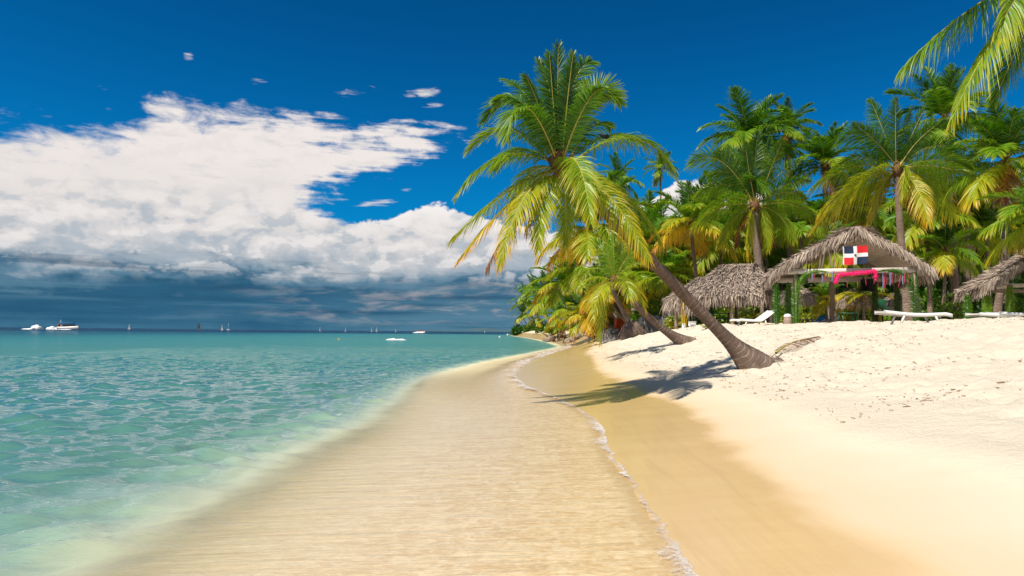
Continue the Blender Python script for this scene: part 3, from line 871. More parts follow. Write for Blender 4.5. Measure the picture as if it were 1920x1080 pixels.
def palm(crown, base, L, label, yel=0.0, nf=22, q='near', group=None, r=None, seed=0, sway=0.35, lean_dir=None, skip=(), whole=False, up=1.0):
    rng = np.random.RandomState(seed)
    crown = Vector(crown); base = Vector(base)
    root = empty('palm_tree', base, label, 'palm tree', group)
    c = crown - base
    H = c.length
    r = r or max(.10, .018 * H + .04)
    ctrl = Vector((c.x * (.5 + sway), c.y * (.5 + sway), c.z * (.5 - sway * .35)))
    mb, _ = trunk_mb([(0, 0, -.25), ctrl, c], r, r * .62, r * .55, 10 if q == 'near' else 7, rings=False, n=16)
    mb.build('trunk', M['bark'], root, smooth=True, attr='along')
    # fibrous heart of the crown
    hb = MB()
    hp = np.array([c - c.normalized() * .035 * 0 - Vector((0, 0, .09 * L)), c, c + Vector((0, 0, .10 * L))])
    hb.tube(hp, [r * .72, r * 1.15 + .01 * L, .02], 8)
    hb.build('crown_heart', M['sheath'], root, smooth=True)
    az0 = rng.uniform(0, 6.28)
    geo = []
    for i in range(nf):
        f = i / max(1, nf - 1)
        k = int(min(7, max(0, round(f * 6.35 * up + rng.normal(0, .45)))))
        if k in skip: k = 4
        ye = int(round(min(2, max(0, yel * 1.9 * (.25 + f) + rng.normal(0, .35)))))
        me = lib(k, rng.randint(3), q, ye)
        a = az0 + i * 2.39996 + rng.normal(0, .18)
        s = L * rng.uniform(.86, 1.1) * (.9 if k == 0 else 1) * (.8 if k == 7 else 1)
        rot = Matrix.Rotation(a, 4, 'Z') @ Matrix.Rotation(rng.normal(0, .06), 4, 'X')
        lm = Matrix.Translation(c) @ rot @ Matrix.Diagonal((s, s, s, 1))
        if whole:
            geo.append((me, lm))
        else:
            o = link('frond', me, root)
            o.matrix_local = lm
    if whole:
        Vs, Qs, Ms, As, off = [], [], [], [], 0
        for me, lm in geo:
            co = np.empty(len(me.vertices) * 3, np.float32); me.vertices.foreach_get('co', co); co = co.reshape(-1, 3)
            A = np.array(lm)
            Vs.append(co @ A[:3, :3].T + A[:3, 3])
            qv = np.empty(len(me.loops), np.int32); me.loops.foreach_get('vertex_index', qv); Qs.append(qv.reshape(-1, 4) + off)
            mi = np.empty(len(me.polygons), np.int32); me.polygons.foreach_get('material_index', mi); Ms.append(mi)
            ag = np.empty(len(me.vertices), np.float32); me.attributes['age'].data.foreach_get('value', ag); As.append(ag)
            off += len(co)
        link('crown', mesh_np('crown', np.concatenate(Vs), np.concatenate(Qs), None, (M['frond'], M['rachis']), np.concatenate(Ms), {'age': np.concatenate(As)}), root)
    return root

def palm_px(cpx, cpy, Y, L, bpx, yel, label, nf=22, q='near', group=None, seed=None, dY=0.0, **k):
    c = at(cpx, cpy, Y)
    bxy = at(bpx, 610, Y + dY)
    b = Vector((bxy.x, bxy.y, G(bxy.x, bxy.y)))
    return palm(c, b, L, label, yel, nf, q, group, seed=int(cpx * 7 + cpy * 3 if seed is None else seed), **k)

# the big leaning palm: every leaf follows one of the photograph's leaves
hb_px, HY = (1420, 662), 17.0
b0 = at(*hb_px, HY); hero_base = Vector((b0.x, b0.y, G(b0.x, b0.y)))
HC = 15.0                                                 # its crown leans a little towards the viewer
hero_crown = at(1052, 318, HC)
hero = empty('palm_tree', hero_base, 'large coconut palm leaning left over the wet sand from a swollen ringed base', 'palm tree')
hl = lambda p: Vector(p) - hero_base
mid2 = at(1165, 430, 15.5)
mb, trC = trunk_mb([hl(hero_base) - Vector((-.12, -.05, .22)), hl(at(1335, 612, 16.7)), hl(at(1190, 452, 15.7)), hl(hero_crown)], .165, .112, .265, 30)
mb.build('trunk', M['bark'], hero, smooth=True, attr='along')
hbm = MB()
hx_ = np.array(hl(hero_crown)); hdir = unit(np.array(hl(hero_crown)) - np.array(hl(mid2)))
hbm.tube([hx_ - hdir * .45, hx_ - hdir * .1, hx_ + hdir * .2 + np.array((0, 0, .1)), hx_ + np.array((0.02, 0, .55))], [.13, .21, .19, .03], 12)
rng = np.random.RandomState(3)
for q_ in range(60):
    a = rng.uniform(0, 6.28); o_ = hx_ + np.array((math.cos(a) * .17, math.sin(a) * .17, rng.uniform(-.3, .25)))
    e_ = o_ + np.array((math.cos(a) * rng.uniform(.05, .3), math.sin(a) * .2, rng.uniform(-.35, .25)))
    hbm.bar(o_, e_, .022, .008)
hbm.build('crown_heart', M['sheath'], hero)
# tip px, control px, depth offsets of control and tip, age, droop, side lift
HF = [
    ((1047, 82), (1044, 185), .1, .3, .03, .10, .15),
    ((1010, 112), (1040, 170), .5, .9, .08, .25, .2),
    ((1112, 118), (1068, 105), .3, .6, .10, .35, .3),
    ((1075, 100), (1062, 190), -.3, -.5, .05, .15, .2),
    ((1164, 196), (1108, 105), -.2, -.1, .22, .10, .35),
    ((1100, 150), (1085, 200), .8, 1.4, .10, .3, .2),
    ((908, 228), (965, 128), .5, .8, .10, .45, .25),
    ((945, 150), (1005, 165), .9, 1.6, .08, .35, .25),
    ((952, 262), (958, 130), -.7, -1.0, .18, .55, .2),
    ((975, 200), (1005, 190), -.9, -1.7, .12, .5, .2),
    ((877, 284), (955, 190), .2, .3, .28, .4, .2),
    ((857, 366), (938, 245), -.3, -.5, .26, .65, .15),
    ((843, 455), (960, 330), .3, .5, .42, .6, .1),
    ((857, 492), (960, 352), -.2, -.4, .55, .65, .1),
    ((938, 497), (968, 350), -.9, -1.4, .48, .7, .1),
    ((1010, 470), (1010, 330), -.6, -1.2, .40, .65, .15),
    ((1108, 418), (1090, 250), -1.1, -1.9, .36, .75, .3),
    ((1262, 322), (1190, 192), .1, .2, .24, .75, .25),
    ((1200, 268), (1130, 225), 1.0, 2.0, .15, .5, .25),
    ((1217, 488), (1135, 315), -.6, -.9, .42, .65, .2),
    ((1238, 455), (1165, 320), .4, .6, .36, .7, .15),
    ((1060, 460), (1065, 340), .9, 1.3, .34, .7, .15),
    ((960, 395), (990, 290), 1.0, 1.9, .25, .6, .2),
    ((985, 140), (1018, 205), -.6, -1.1, .10, .45, .3),
    ((930, 190), (985, 150), -.3, -.4, .12, .6, .3),
    ((1130, 165), (1095, 170), -.8, -1.4, .14, .4, .3),
    ((1145, 240), (1110, 200), .7, 1.2, .12, .5, .3),
    ((925, 320), (975, 240), .8, 1.4, .18, .6, .2),
    ((1030, 98), (1038, 200), -.2, -.3, .06, .25, .3),
]
for i, (tp, cp, dc, dt, age, dr, lf) in enumerate(HF):
    rng = np.random.RandomState(40 + i)
    p0 = np.array(hl(hero_crown)) + rng.normal(0, .05, 3)
    pc = np.array(hl(at(*cp, HC + dc))); pt = np.array(hl(at(*tp, HC + dt)))
    p1 = p0 + (pc - p0) * .67; p2 = pt + (pc - pt) * .67
    flen = np.linalg.norm(pc - p0) * .6 + np.linalg.norm(pt - pc) * .6
    dirv = unit(pt - p0)
    s = np.cross(dirv, (0, 0, 1.0))
    if tp[1] < 260 and abs(tp[0] - 1052) < 130:            # upright leaves show their broad side
        s = unit(np.array((1.0, .35, 0)) * (1 if tp[0] < 1060 else 1)) + unit(s) * .25
    elif tp[1] > 400 and cp[1] < 345 and dt < -.5:
        s = np.array((-1.0, .2, 0))
    s = unit(s)
    if np.cross(unit(pc - p0), s)[2] < -0.05: s = -s
    me = frond_mesh('frond', [p0, p1, p2, pt], s, 118, .68 * (flen / 3.1) ** .5, .0130, dr * .85, age - .03, rng, wind=(-.03, .05, .0), lift=lf, vage=.30, rach=.021, start=.14, tatter=.05)
    link('frond', me, hero)
for tp, cp in (((911, 503), (975, 375)), ((985, 430), (1010, 350))):
    rng = np.random.RandomState(int(tp[0]))
    p0 = np.array(hl(hero_crown)); pc = np.array(hl(at(*cp, HC - .3))); pt = np.array(hl(at(*tp, HC - .5)))
    link('frond', frond_mesh('frond', [p0, p0 + (pc - p0) * .67, pt + (pc - pt) * .67, pt], (0, 1, 0), 50, .38, .011, 1.1, .93, rng, vage=.05, rach=.018, start=.45, tatter=.2), hero)
# bird perched on a leaf of it
bird = empty('bird', at(1134, 259, HC + .05), 'small black bird perched on top of the right frond of the large leaning palm', 'bird')
bm = MB()
bm.tube([(.15, 0, -.02), (.06, 0, .0), (-.02, 0, .03), (-.08, 0, .07), (-.12, 0, .09), (-.145, 0, .085), (-.18, 0, .075)], [.006, .022, .042, .035, .026, .018, .002], 8)
bm.tube([(-.01, .012, 0), (-.012, .012, -.06)], .005, 4); bm.tube([(-.01, -.012, 0), (-.012, -.012, -.06)], .005, 4)
bm.build('body', M['black'], bird, smooth=True)
for sg in (-1, 1):
    wb = MB(); wb.add([(-.05, sg * .035, .05), (.05, sg * .09, .075), (.12, sg * .03, .01), (.02, sg * .038, .005)], [(0, 1, 2, 3)])
    wb.build('wing', M['black'], bird)

# the small palm leaning in front of the left hut
sb = at(1293, 655, 27.5); sb = Vector((sb.x, sb.y, G(sb.x, sb.y)))
sc_ = at(1152, 528, 26.0)
small = empty('palm_tree', sb, 'small slender palm leaning left over the sand, bright yellow-green crown near the root mounds', 'palm tree')
sl_ = lambda p: np.array(Vector(p) - sb)
mb, _ = trunk_mb([sl_(sb) - np.array((-.12, 0, .2)), sl_(at(1262, 640, 27.2)), sl_(at(1190, 575, 26.4)), sl_(sc_)], .175, .105, .15, 18)
mb.build('trunk', M['bark'], small, smooth=True, attr='along')
for i, (tp, cp, dc, dt, age, dr) in enumerate([((1070, 545), (1115, 505), .2, .3, .42, .7), ((1085, 525), (1120, 480), .6, 1.0, .36, .5), ((1118, 450), (1138, 485), .2, .5, .20, .2), ((1150, 440), (1152, 490), 0, .2, .18, .15),
        ((1172, 438), (1162, 490), .3, .6, .22, .2), ((1200, 462), (1170, 480), -.2, -.3, .24, .3), ((1222, 500), (1185, 478), .2, .5, .38, .6), ((1205, 580), (1195, 515), .2, .5, .46, .7),
        ((1112, 600), (1120, 530), -.5, -.9, .44, .7), ((1128, 640), (1122, 545), .4, .5, .42, .8), ((1098, 580), (1112, 525), .8, 1.4, .5, .7), ((1180, 560), (1180, 510), -1.0, -1.6, .42, .7), ((1135, 460), (1140, 480), -.9, -1.5, .3, .4)]):
    rng = np.random.RandomState(140 + i)
    p0 = sl_(sc_); pc = sl_(at(*cp, 26 + dc)); pt = sl_(at(*tp, 26 + dt))
    d_ = unit(pt - p0); s = np.cross(d_, (0, 0, 1.0)) if tp[1] > 470 else np.array((1., .4, 0)); s = unit(s)
    if np.cross(unit(pc - p0), s)[2] < -.05: s = -s
    link('frond', frond_mesh('frond', [p0, p0 + (pc - p0) * .67, pt + (pc - pt) * .67, pt], s, 46, .62, .016, dr, age, rng, lift=.3, vage=.25, rach=.02, start=.12), small)
hb2 = MB(); hb2.tube([sl_(sc_) - np.array((-.12, 0, .14)), sl_(sc_), sl_(sc_) + np.array((0, 0, .3))], [.10, .17, .03], 9); hb2.build('crown_heart', M['sheath'], small, smooth=True)

# palm outside the right edge whose leaves hang into the top right corner
NY = 21.5
nc = at(1985, -70, NY); nbp = at(2150, 640, NY + 1.5); nb = Vector((nbp.x, nbp.y, G(nbp.x, nbp.y)))
near = empty('palm_tree', nb, 'near palm whose long fronds hang into the top right corner of the view', 'palm tree')
nl_ = lambda p: np.array(Vector(p) - nb)
mb, _ = trunk_mb([(0, 0, -.2), nl_(at(2120, 300, NY + .8)), nl_(nc)], .24, .16, .2, 16); mb.build('trunk', M['bark'], near, smooth=True, attr='along')
for i, (tp, cp, dc, dt, age, dr, ll, sv) in enumerate([((1691, 130), (1815, -5), 0, 0, .17, .95, .52, None), ((1786, 222), (1850, 60), -.3, -.5, .30, .95, .46, None), ((1866, 185), (1925, 40), .8, 1.2, .04, .2, .62, (1, .2, 0)),
        ((1868, 62), (1935, -70), -1.0, -1.6, .28, .6, .5, (1, .1, .1)), ((1990, 260), (2010, 60), .5, .6, .1, .6, .6, None), ((2180, 60), (2100, -150), 0, 0, .2, .7, .6, None), ((2150, -250), (2050, -240), .3, .5, .1, .3, .6, None),
        ((1800, -260), (1900, -220), .5, .9, .1, .4, .6, None), ((1985, -330), (1985, -200), .2, .3, .05, .2, .6, (1, .2, 0)), ((2080, 220), (2070, 40), -.6, -.9, .3, .8, .6, None), ((1940, 120), (1960, 10), 1.4, 2.4, .1, .5, .6, None), ((1720, -120), (1850, -160), -.5, -1., .2, .7, .6, None)]):
    rng = np.random.RandomState(240 + i)
    p0 = nl_(nc); pc = nl_(at(*cp, NY + dc * 1.7)); pt = nl_(at(*tp, NY + dt * 1.7))
    s = unit(np.cross(unit(pt - p0), (0, 0, 1.0))) if sv is None else unit(np.array(sv, float))
    if np.cross(unit(pc - p0), s)[2] < -.05: s = -s
    link('frond', frond_mesh('frond', [p0, p0 + (pc - p0) * .67, pt + (pc - pt) * .67, pt], s, 135, ll * 1.95, .025, dr * 1.25, age, rng, lift=.2, vage=.28, rach=.036, start=.1, tatter=.06), near)
hb3 = MB(); hb3.tube([nl_(nc) - np.array((-.05, 0, .3)), nl_(nc), nl_(nc) + np.array((0, 0, .4))], [.2, .34, .05], 10); hb3.build('crown_heart', M['sheath'], near, smooth=True)

# palms of the grove, each with its own place and look
GROVE = [
    (1415, 385, 37, 3.7, 1452, .45, 'palm with broad yellow-green lower fronds standing between the left thatched hut and the flag hut', 26),
    (1682, 318, 36, 4.3, 1708, .45, 'tall palm with bright yellow lower fronds rising right behind the flag hut roof peak', 26),
    (1405, 262, 52, 4.2, 1440, 0, 'dark wind-blown palm crown rising highest above the left thatched hut', 24),
    (1476, 245, 55, 3.0, 1486, 0, 'compact dark palm crown just right of the highest wind-blown crown', 20),
    (1546, 310, 50, 3.4, 1556, .10, 'mid green palm in the gap between the flag hut palms', 22),
    (1772, 222, 46, 3.9, 1797, .05, 'tallest dark green palm behind the flag hut with a thick pale trunk', 24),
    (1815, 330, 49, 3.2, 1806, 0, 'dark trunked palm close behind the thick pale trunk beside the flag hut', 20),
    (1886, 300, 34, 3.2, 1864, .2, 'palm on a thin curved trunk above the right-hand thatched hut', 24),
    (1962, 400, 26, 2.3, 1990, .42, 'palm at the right edge with yellow-green fronds reaching in above the right hut', 18),
    (1108, 428, 43, 3.9, 1197, .75, 'palm with yellow and orange dying fronds hanging behind the large leaning trunk', 22),
    (1160, 336, 75, 2.9, 1176, 0, 'distant green palm crown just right of the large leaning palm head', 18),
    (1238, 317, 80, 2.7, 1243, .05, 'small lone palm on a thin stalk standing out against the white cloud', 16),
    (1296, 418, 43, 3.1, 1330, 1.0, 'palm with withered orange and brown fronds left of the palm between the huts', 22),
    (1215, 455, 53, 3.3, 1216, .25, 'green palm directly behind the middle of the large leaning trunk', 22),
    (1352, 452, 54, 3.1, 1345, .15, 'green palm rising behind the left hut ridge', 22),
    (1502, 425, 50, 3.2, 1500, .1, 'green palm behind the left slope of the flag hut roof', 22),
    (1600, 395, 54, 3.3, 1612, .15, 'green palm hidden right behind the peak of the flag hut', 22),
    (1738, 402, 45, 3.4, 1745, .55, 'palm with orange-brown hanging fronds behind the right slope of the flag hut', 22),
    (1850, 430, 50, 3.3, 1852, 0, 'dark green palm in shade behind the right-hand thatched hut', 22),
    (1772, 470, 44, 2.7, 1762, .2, 'low palm in the gap between the flag hut and the right-hand hut', 18),
    (1085, 500, 62, 3.6, 1160, .6, 'yellow-green palm leaning left behind the small leaning palm', 22),
    (1055, 530, 80, 4.2, 1135, .7, 'yellow palm leaning out over the far beach beside the dark trunk', 22),
    (1190, 520, 52, 3.3, 1218, .45, 'palm with a pale trunk standing on the root mound', 20),
    (1030, 556, 120, 5.0, 1090, .5, 'yellow-green palm leaning out over the water on the far beach', 20),
    (1066, 578, 95, 3.8, 1115, .9, 'low yellow palm above the driftwood on the far beach', 20),
    (1018, 566, 190, 6.0, 1050, .15, 'green palm third from the tip of the far point', 18),
    (986, 560, 270, 7.0, 1012, 0, 'dark palm leaning furthest out at the tip of the far point', 18),
    (1000, 541, 262, 7.2, 1020, 0, 'tallest dark palm at the tip of the far point', 18),
    (980, 588, 275, 5.8, 1000, .1, 'lowest palm at the waterline of the far point', 16),
    (1098, 588, 60, 2.7, 1158, .95, 'low yellow palm arching over the small leaning palm roots', 18),
    (1242, 520, 48, 3.0, 1246, .7, 'yellow-fronded palm left of the left thatched hut', 20),
    (1132, 545, 58, 2.9, 1192, .85, 'yellow palm behind the small leaning palm crown', 20),
    (1272, 478, 56, 3.2, 1276, .3, 'green palm with yellow tips behind the left end of the left hut', 20),
    (1048, 598, 112, 3.8, 1088, .9, 'low yellow palm whose fronds touch the sand of the far beach', 18),
    (1086, 604, 80, 3.0, 1122, .85, 'short yellow palm nearest the water on the far beach', 18),
    (1008, 594, 205, 5.4, 1030, .6, 'low yellow-green palm behind the far point sand', 16),
    (1548, 560, 41, 1.6, 1552, 1.15, 'short bright yellow palm seen through the open flag hut on the left', 14),
    (1618, 556, 38, 1.7, 1622, 1.1, 'short yellow palm seen through the middle of the flag hut', 14),
    (1560, 470, 46, 2.6, 1559, .3, 'palm with a stout pale trunk rising through the view under the flag hut beam', 18),
]
# the two palms either side of the flag hut follow the photograph leaf by leaf
SHAPED = {
 GROVE[0][6]: [((1443, 258), (1428, 312)), ((1421, 247), (1412, 312)), ((1365, 276), (1388, 300)), ((1295, 306), (1352, 262)), ((1306, 369), (1372, 316)), ((1315, 402), (1365, 352)), ((1347, 461), (1378, 395)),
   ((1436, 362), (1398, 300)), ((1490, 452), (1462, 384)), ((1537, 413), (1490, 366)), ((1520, 339), (1470, 335)), ((1467, 262), (1452, 300)), ((1500, 300), (1462, 318)), ((1398, 268), (1402, 320)), ((1332, 330), (1372, 300)),
   ((1300, 425), (1350, 372)), ((1440, 470), (1436, 392)), ((1400, 478), (1400, 395)), ((1510, 372), (1470, 345)), ((1340, 290), (1378, 290))],
 GROVE[1][6]: [((1632, 187), (1656, 240)), ((1680, 184), (1678, 247)), ((1706, 204), (1692, 247)), ((1573, 268), (1618, 218)), ((1521, 356), (1600, 290)), ((1539, 400), (1611, 325)), ((1524, 434), (1609, 335)),
   ((1686, 378), (1706, 296)), ((1787, 410), (1760, 325)), ((1861, 360), (1775, 292)), ((1810, 284), (1748, 248)), ((1776, 224), (1720, 250)), ((1735, 200), (1705, 260)), ((1600, 232), (1640, 255)), ((1560, 320), (1620, 270)),
   ((1740, 420), (1728, 335)), ((1628, 425), (1650, 335)), ((1830, 320), (1760, 280)), ((1660, 300), (1655, 245)), ((1600, 370), (1640, 300)), ((1750, 270), (1720, 260))]}
for row in GROVE[:2]:
    cpx, cpy, Y, L, bpx, yel, lab, nf = row
    cw = at(cpx, cpy, Y); bxy = at(bpx, 610, Y); bw = Vector((bxy.x, bxy.y, G(bxy.x, bxy.y)))
    root = empty('palm_tree', bw, lab, 'palm tree', 'palms of the beach grove')
    c = np.array(cw - bw)
    mb, _ = trunk_mb([(0, 0, -.25), (c[0] * .9, 0, c[2] * .42), c], .24, .15, .14, 14); mb.build('trunk', M['bark'], root, smooth=True, attr='along')
    hb4 = MB(); hb4.tube([c - np.array((0, 0, .4)), c, c + np.array((0, 0, .5))], [.17, .30, .03], 10); hb4.build('crown_heart', M['sheath'], root, smooth=True)
    for i, (tp, cp) in enumerate(SHAPED[lab]):
        rng = np.random.RandomState(int(cpx) + i)
        dz = (-1 if i % 2 else 1) * rng.uniform(.2, 1.0)
        if tp[1] - cpy > 30: dz -= .5
        pc = np.array(at(*cp, Y + dz * .6) - bw); pt = np.array(at(*tp, Y + dz * 1.3) - bw)
        p0 = c + rng.normal(0, .06, 3); fl = np.linalg.norm(pc - p0) * .6 + np.linalg.norm(pt - pc) * .6
        dn = unit(pt - p0)
        s = unit(np.cross(dn, (0, 0, 1.0)))
        s = unit(np.cross(dn, (0, 1.0, 0)) * float(np.interp(tp[1] - cpy, [-90, -20, 30, 80], [.9, .5, .35, .8])) + s * .5)
        if np.cross(unit(pc - p0), s)[2] < -.05: s = -s
        age = float(np.interp(tp[1] - cpy, [-130, -40, 10, 50, 110], [.05, .13, .22, .36, .50])) + rng.uniform(-.05, .05)
        link('frond', frond_mesh('frond', [p0, p0 + (pc - p0) * .67, pt + (pc - pt) * .67, pt], s, 96, min(1.45, .36 * fl), .021, float(np.interp(age, [0, .4], [.15, .75])), age, rng, wind=(-.05, 0, 0), lift=.25, vage=.26, rach=.028, start=.13, tatter=.05), root)
    for k_ in range(2):
        o = link('frond', lib(7, k_ % 3, 'near', 0), root); o.matrix_local = Matrix.Translation(Vector(c)) @ Matrix.Rotation(k_ * 1.7 + .8, 4, 'Z') @ Matrix.Diagonal((2.4, 2.4, 2.4, 1))
for row in GROVE:
    cpx, cpy, Y, L, bpx, yel, lab, nf = row
    far = Y > 70
    kw = {}
    if lab in SHAPED: continue
    if 'lone palm' in lab: kw = dict(sway=.05, r=.16)
    if 'leaning' in lab or 'leaning' in lab: kw = dict(sway=.15)
    if bpx == 1559: kw = dict(r=.30, sway=.05)
    if bpx == 1797: kw = dict(r=.24, sway=.05)
    palm_px(cpx, cpy, Y, L, bpx, yel, lab, nf, 'far' if far else 'near', group='palms of the beach grove', whole=far, dY=0, **kw)

# more crowns fill the depth of the grove; nothing tells these apart
rs = np.random.RandomState(8)
for i in range(30):
    px = 1130 + i * 28 + rs.uniform(-14, 14)
    top = np.interp(px, [1130, 1200, 1300, 1500, 1950], [455, 425, 405, 365, 330])
    py = top + rs.uniform(0, 130)
    palm_px(px, py, rs.uniform(57, 68), rs.uniform(3.0, 4.2), px + rs.uniform(-25, 25), rs.uniform(0, .35),
            'dark green palm crowded deep in the grove behind the huts', 20, 'far', group='palms deep in the grove', seed=900 + i, whole=True)

# ------------------------------------------------------------------ undergrowth
def leaf_cloud(n, rad, seed, size, age0, lumps=9):
    rng = np.random.RandomState(seed)
    cen = unit(rng.normal(size=(lumps, 3))) * rng.uniform(.25, .8, (lumps, 1)); cen[:, 2] = np.abs(cen[:, 2]) * 1.0
    cr = rng.uniform(.28, .52, lumps)
    k = rng.randint(lumps, size=n)
    p = cen[k] + unit(rng.normal(size=(n, 3))) * (cr[k] * rng.uniform(.55, 1.0, n) ** .5)[:, None]
    p[:, 2] = np.abs(p[:, 2])
    p = p * np.array(rad)
    d = unit(rng.normal(size=(n, 3)) + unit(p) * .9 + np.array((0, 0, -.25)))
    u = unit(np.cross(d, rng.normal(size=(n, 3)))); ln = size * rng.uniform(.6, 1.4, n)[:, None]; wd = ln * .34
    V = np.stack([p, p + d * ln * .5 + u * wd, p + d * ln - np.array((0, 0, 1)) * ln * .2, p + d * ln * .5 - u * wd], 1).reshape(-1, 3)
    Q = np.arange(n * 4).reshape(-1, 4)
    ag = np.repeat(np.clip(age0 + rng.normal(0, .12, n) + (rng.rand(lumps)[k] - .5) * .3, 0, 1), 4)
    return V, Q, ag

def shrub(px, Y, wd, ht, age, label, n=900, size=.26, seed=0, group=None, dpy=610):
    p = at(px, dpy, Y); z = G(p.x, p.y)
    root = empty('shrub', (p.x, p.y, z - .05), label, 'shrub', group)
    V, Q, ag = leaf_cloud(n, (wd / 2, wd / 2.2, ht), seed, size, age)
    link('foliage', mesh_np('foliage', V, Q, None, (M['broadleaf'],), attrs={'age': ag}), root)
    sb_ = MB(); rng = np.random.RandomState(seed)
    for q_ in range(7):
        a = rng.uniform(0, 6.28); e = np.array((math.cos(a) * wd * .28, math.sin(a) * wd * .28, ht * rng.uniform(.5, .85)))
        sb_.tube([(0, 0, -.05), e * .5 + np.array((0, 0, ht * .1)), e], [.05, .035, .012], 5)
    sb_.build('stem', M['root'], root)
    return root
rs = np.random.RandomState(21)
for i in range(26):
    px = 1120 + i * 33 + rs.uniform(-10, 10)
    if px < 1205: continue
    shrub(px, rs.uniform(48, 56), rs.uniform(3.2, 4.6), rs.uniform(2.0, 3.6), rs.uniform(.35, .75), 'leafy green bush in the thicket behind the huts', 1000, .32, 300 + i, 'bushes behind the huts')
for px, Y, wd_, ht, ag, lab in ((1412, 43, 3.0, 1.6, .85, 'yellow-green bush under the right half of the left hut roof'), (1190, 63, 3.5, 1.2, .75, 'low bright bush behind the root mound'),
                                (1775, 40, 2.6, 1.9, .6, 'bright green bush between the flag hut and the right-hand hut'), (1262, 42, 1.8, .9, .8, 'low yellow-green bush at the left end of the left hut'),
                                (1500, 44, 2.6, 1.0, .75, 'low yellow-green bush seen under the left side of the flag hut'), (974, 272, 8, 4.0, .08, 'dark bush at the very tip of the far point'),
                                (994, 262, 11, 3.4, .35, 'green bush behind the sand of the far point'), (1020, 205, 10, 2.8, .5, 'green bush second from the tip of the far point'),
                                (1052, 150, 8, 2.4, .85, 'yellow-green bush behind the driftwood on the far beach'), (1096, 125, 7, 2.6, .8, 'green bush under the yellow palms of the far beach'),
                                (1142, 84, 6, 2.4, .75, 'yellow-green bush behind the low yellow palm on the far beach')):
    shrub(px, Y, wd_, ht, ag, lab, 1100, .22 if Y < 70 else (.5 if Y < 140 else .9), int(px))

# the far wood closes the view between the trunks
rng = np.random.RandomState(77)
n = 46000
px_ = rng.uniform(1095, 2050, n); Yw = rng.uniform(66, 84, n)
topz = np.interp(px_, [1095, 1180, 1300, 1500, 2050], [4.5, 8.0, 11.5, 14.5, 16.5]) + 2.4 * vnoise(px_ * .03, Yw * .2) * 2
zz = 2.0 + (topz - 2.0) * rng.uniform(0, 1, n) ** .8
xx = (px_ - 960) / F * Yw
lump_ = vnoise(xx * .7, zz * .9)
p = np.stack([xx, Yw + lump_ * 5, zz], -1)
d = unit(rng.normal(size=(n, 3)) + np.array((0, -.3, -.5))); u = unit(np.cross(d, rng.normal(size=(n, 3)))); ln = rng.uniform(.4, 1.1, n)[:, None]
V = np.stack([p, p + d * ln * .5 + u * ln * .2, p + d * ln, p + d * ln * .5 - u * ln * .2], 1).reshape(-1, 3)
tag(link('woods', mesh_np('woods', V, np.arange(n * 4).reshape(-1, 4), None, (M['broadleaf'],), attrs={'age': np.repeat(np.clip(.30 + lump_ * .6 + rng.normal(0, .08, n), 0, 1), 4)})), kind='stuff')
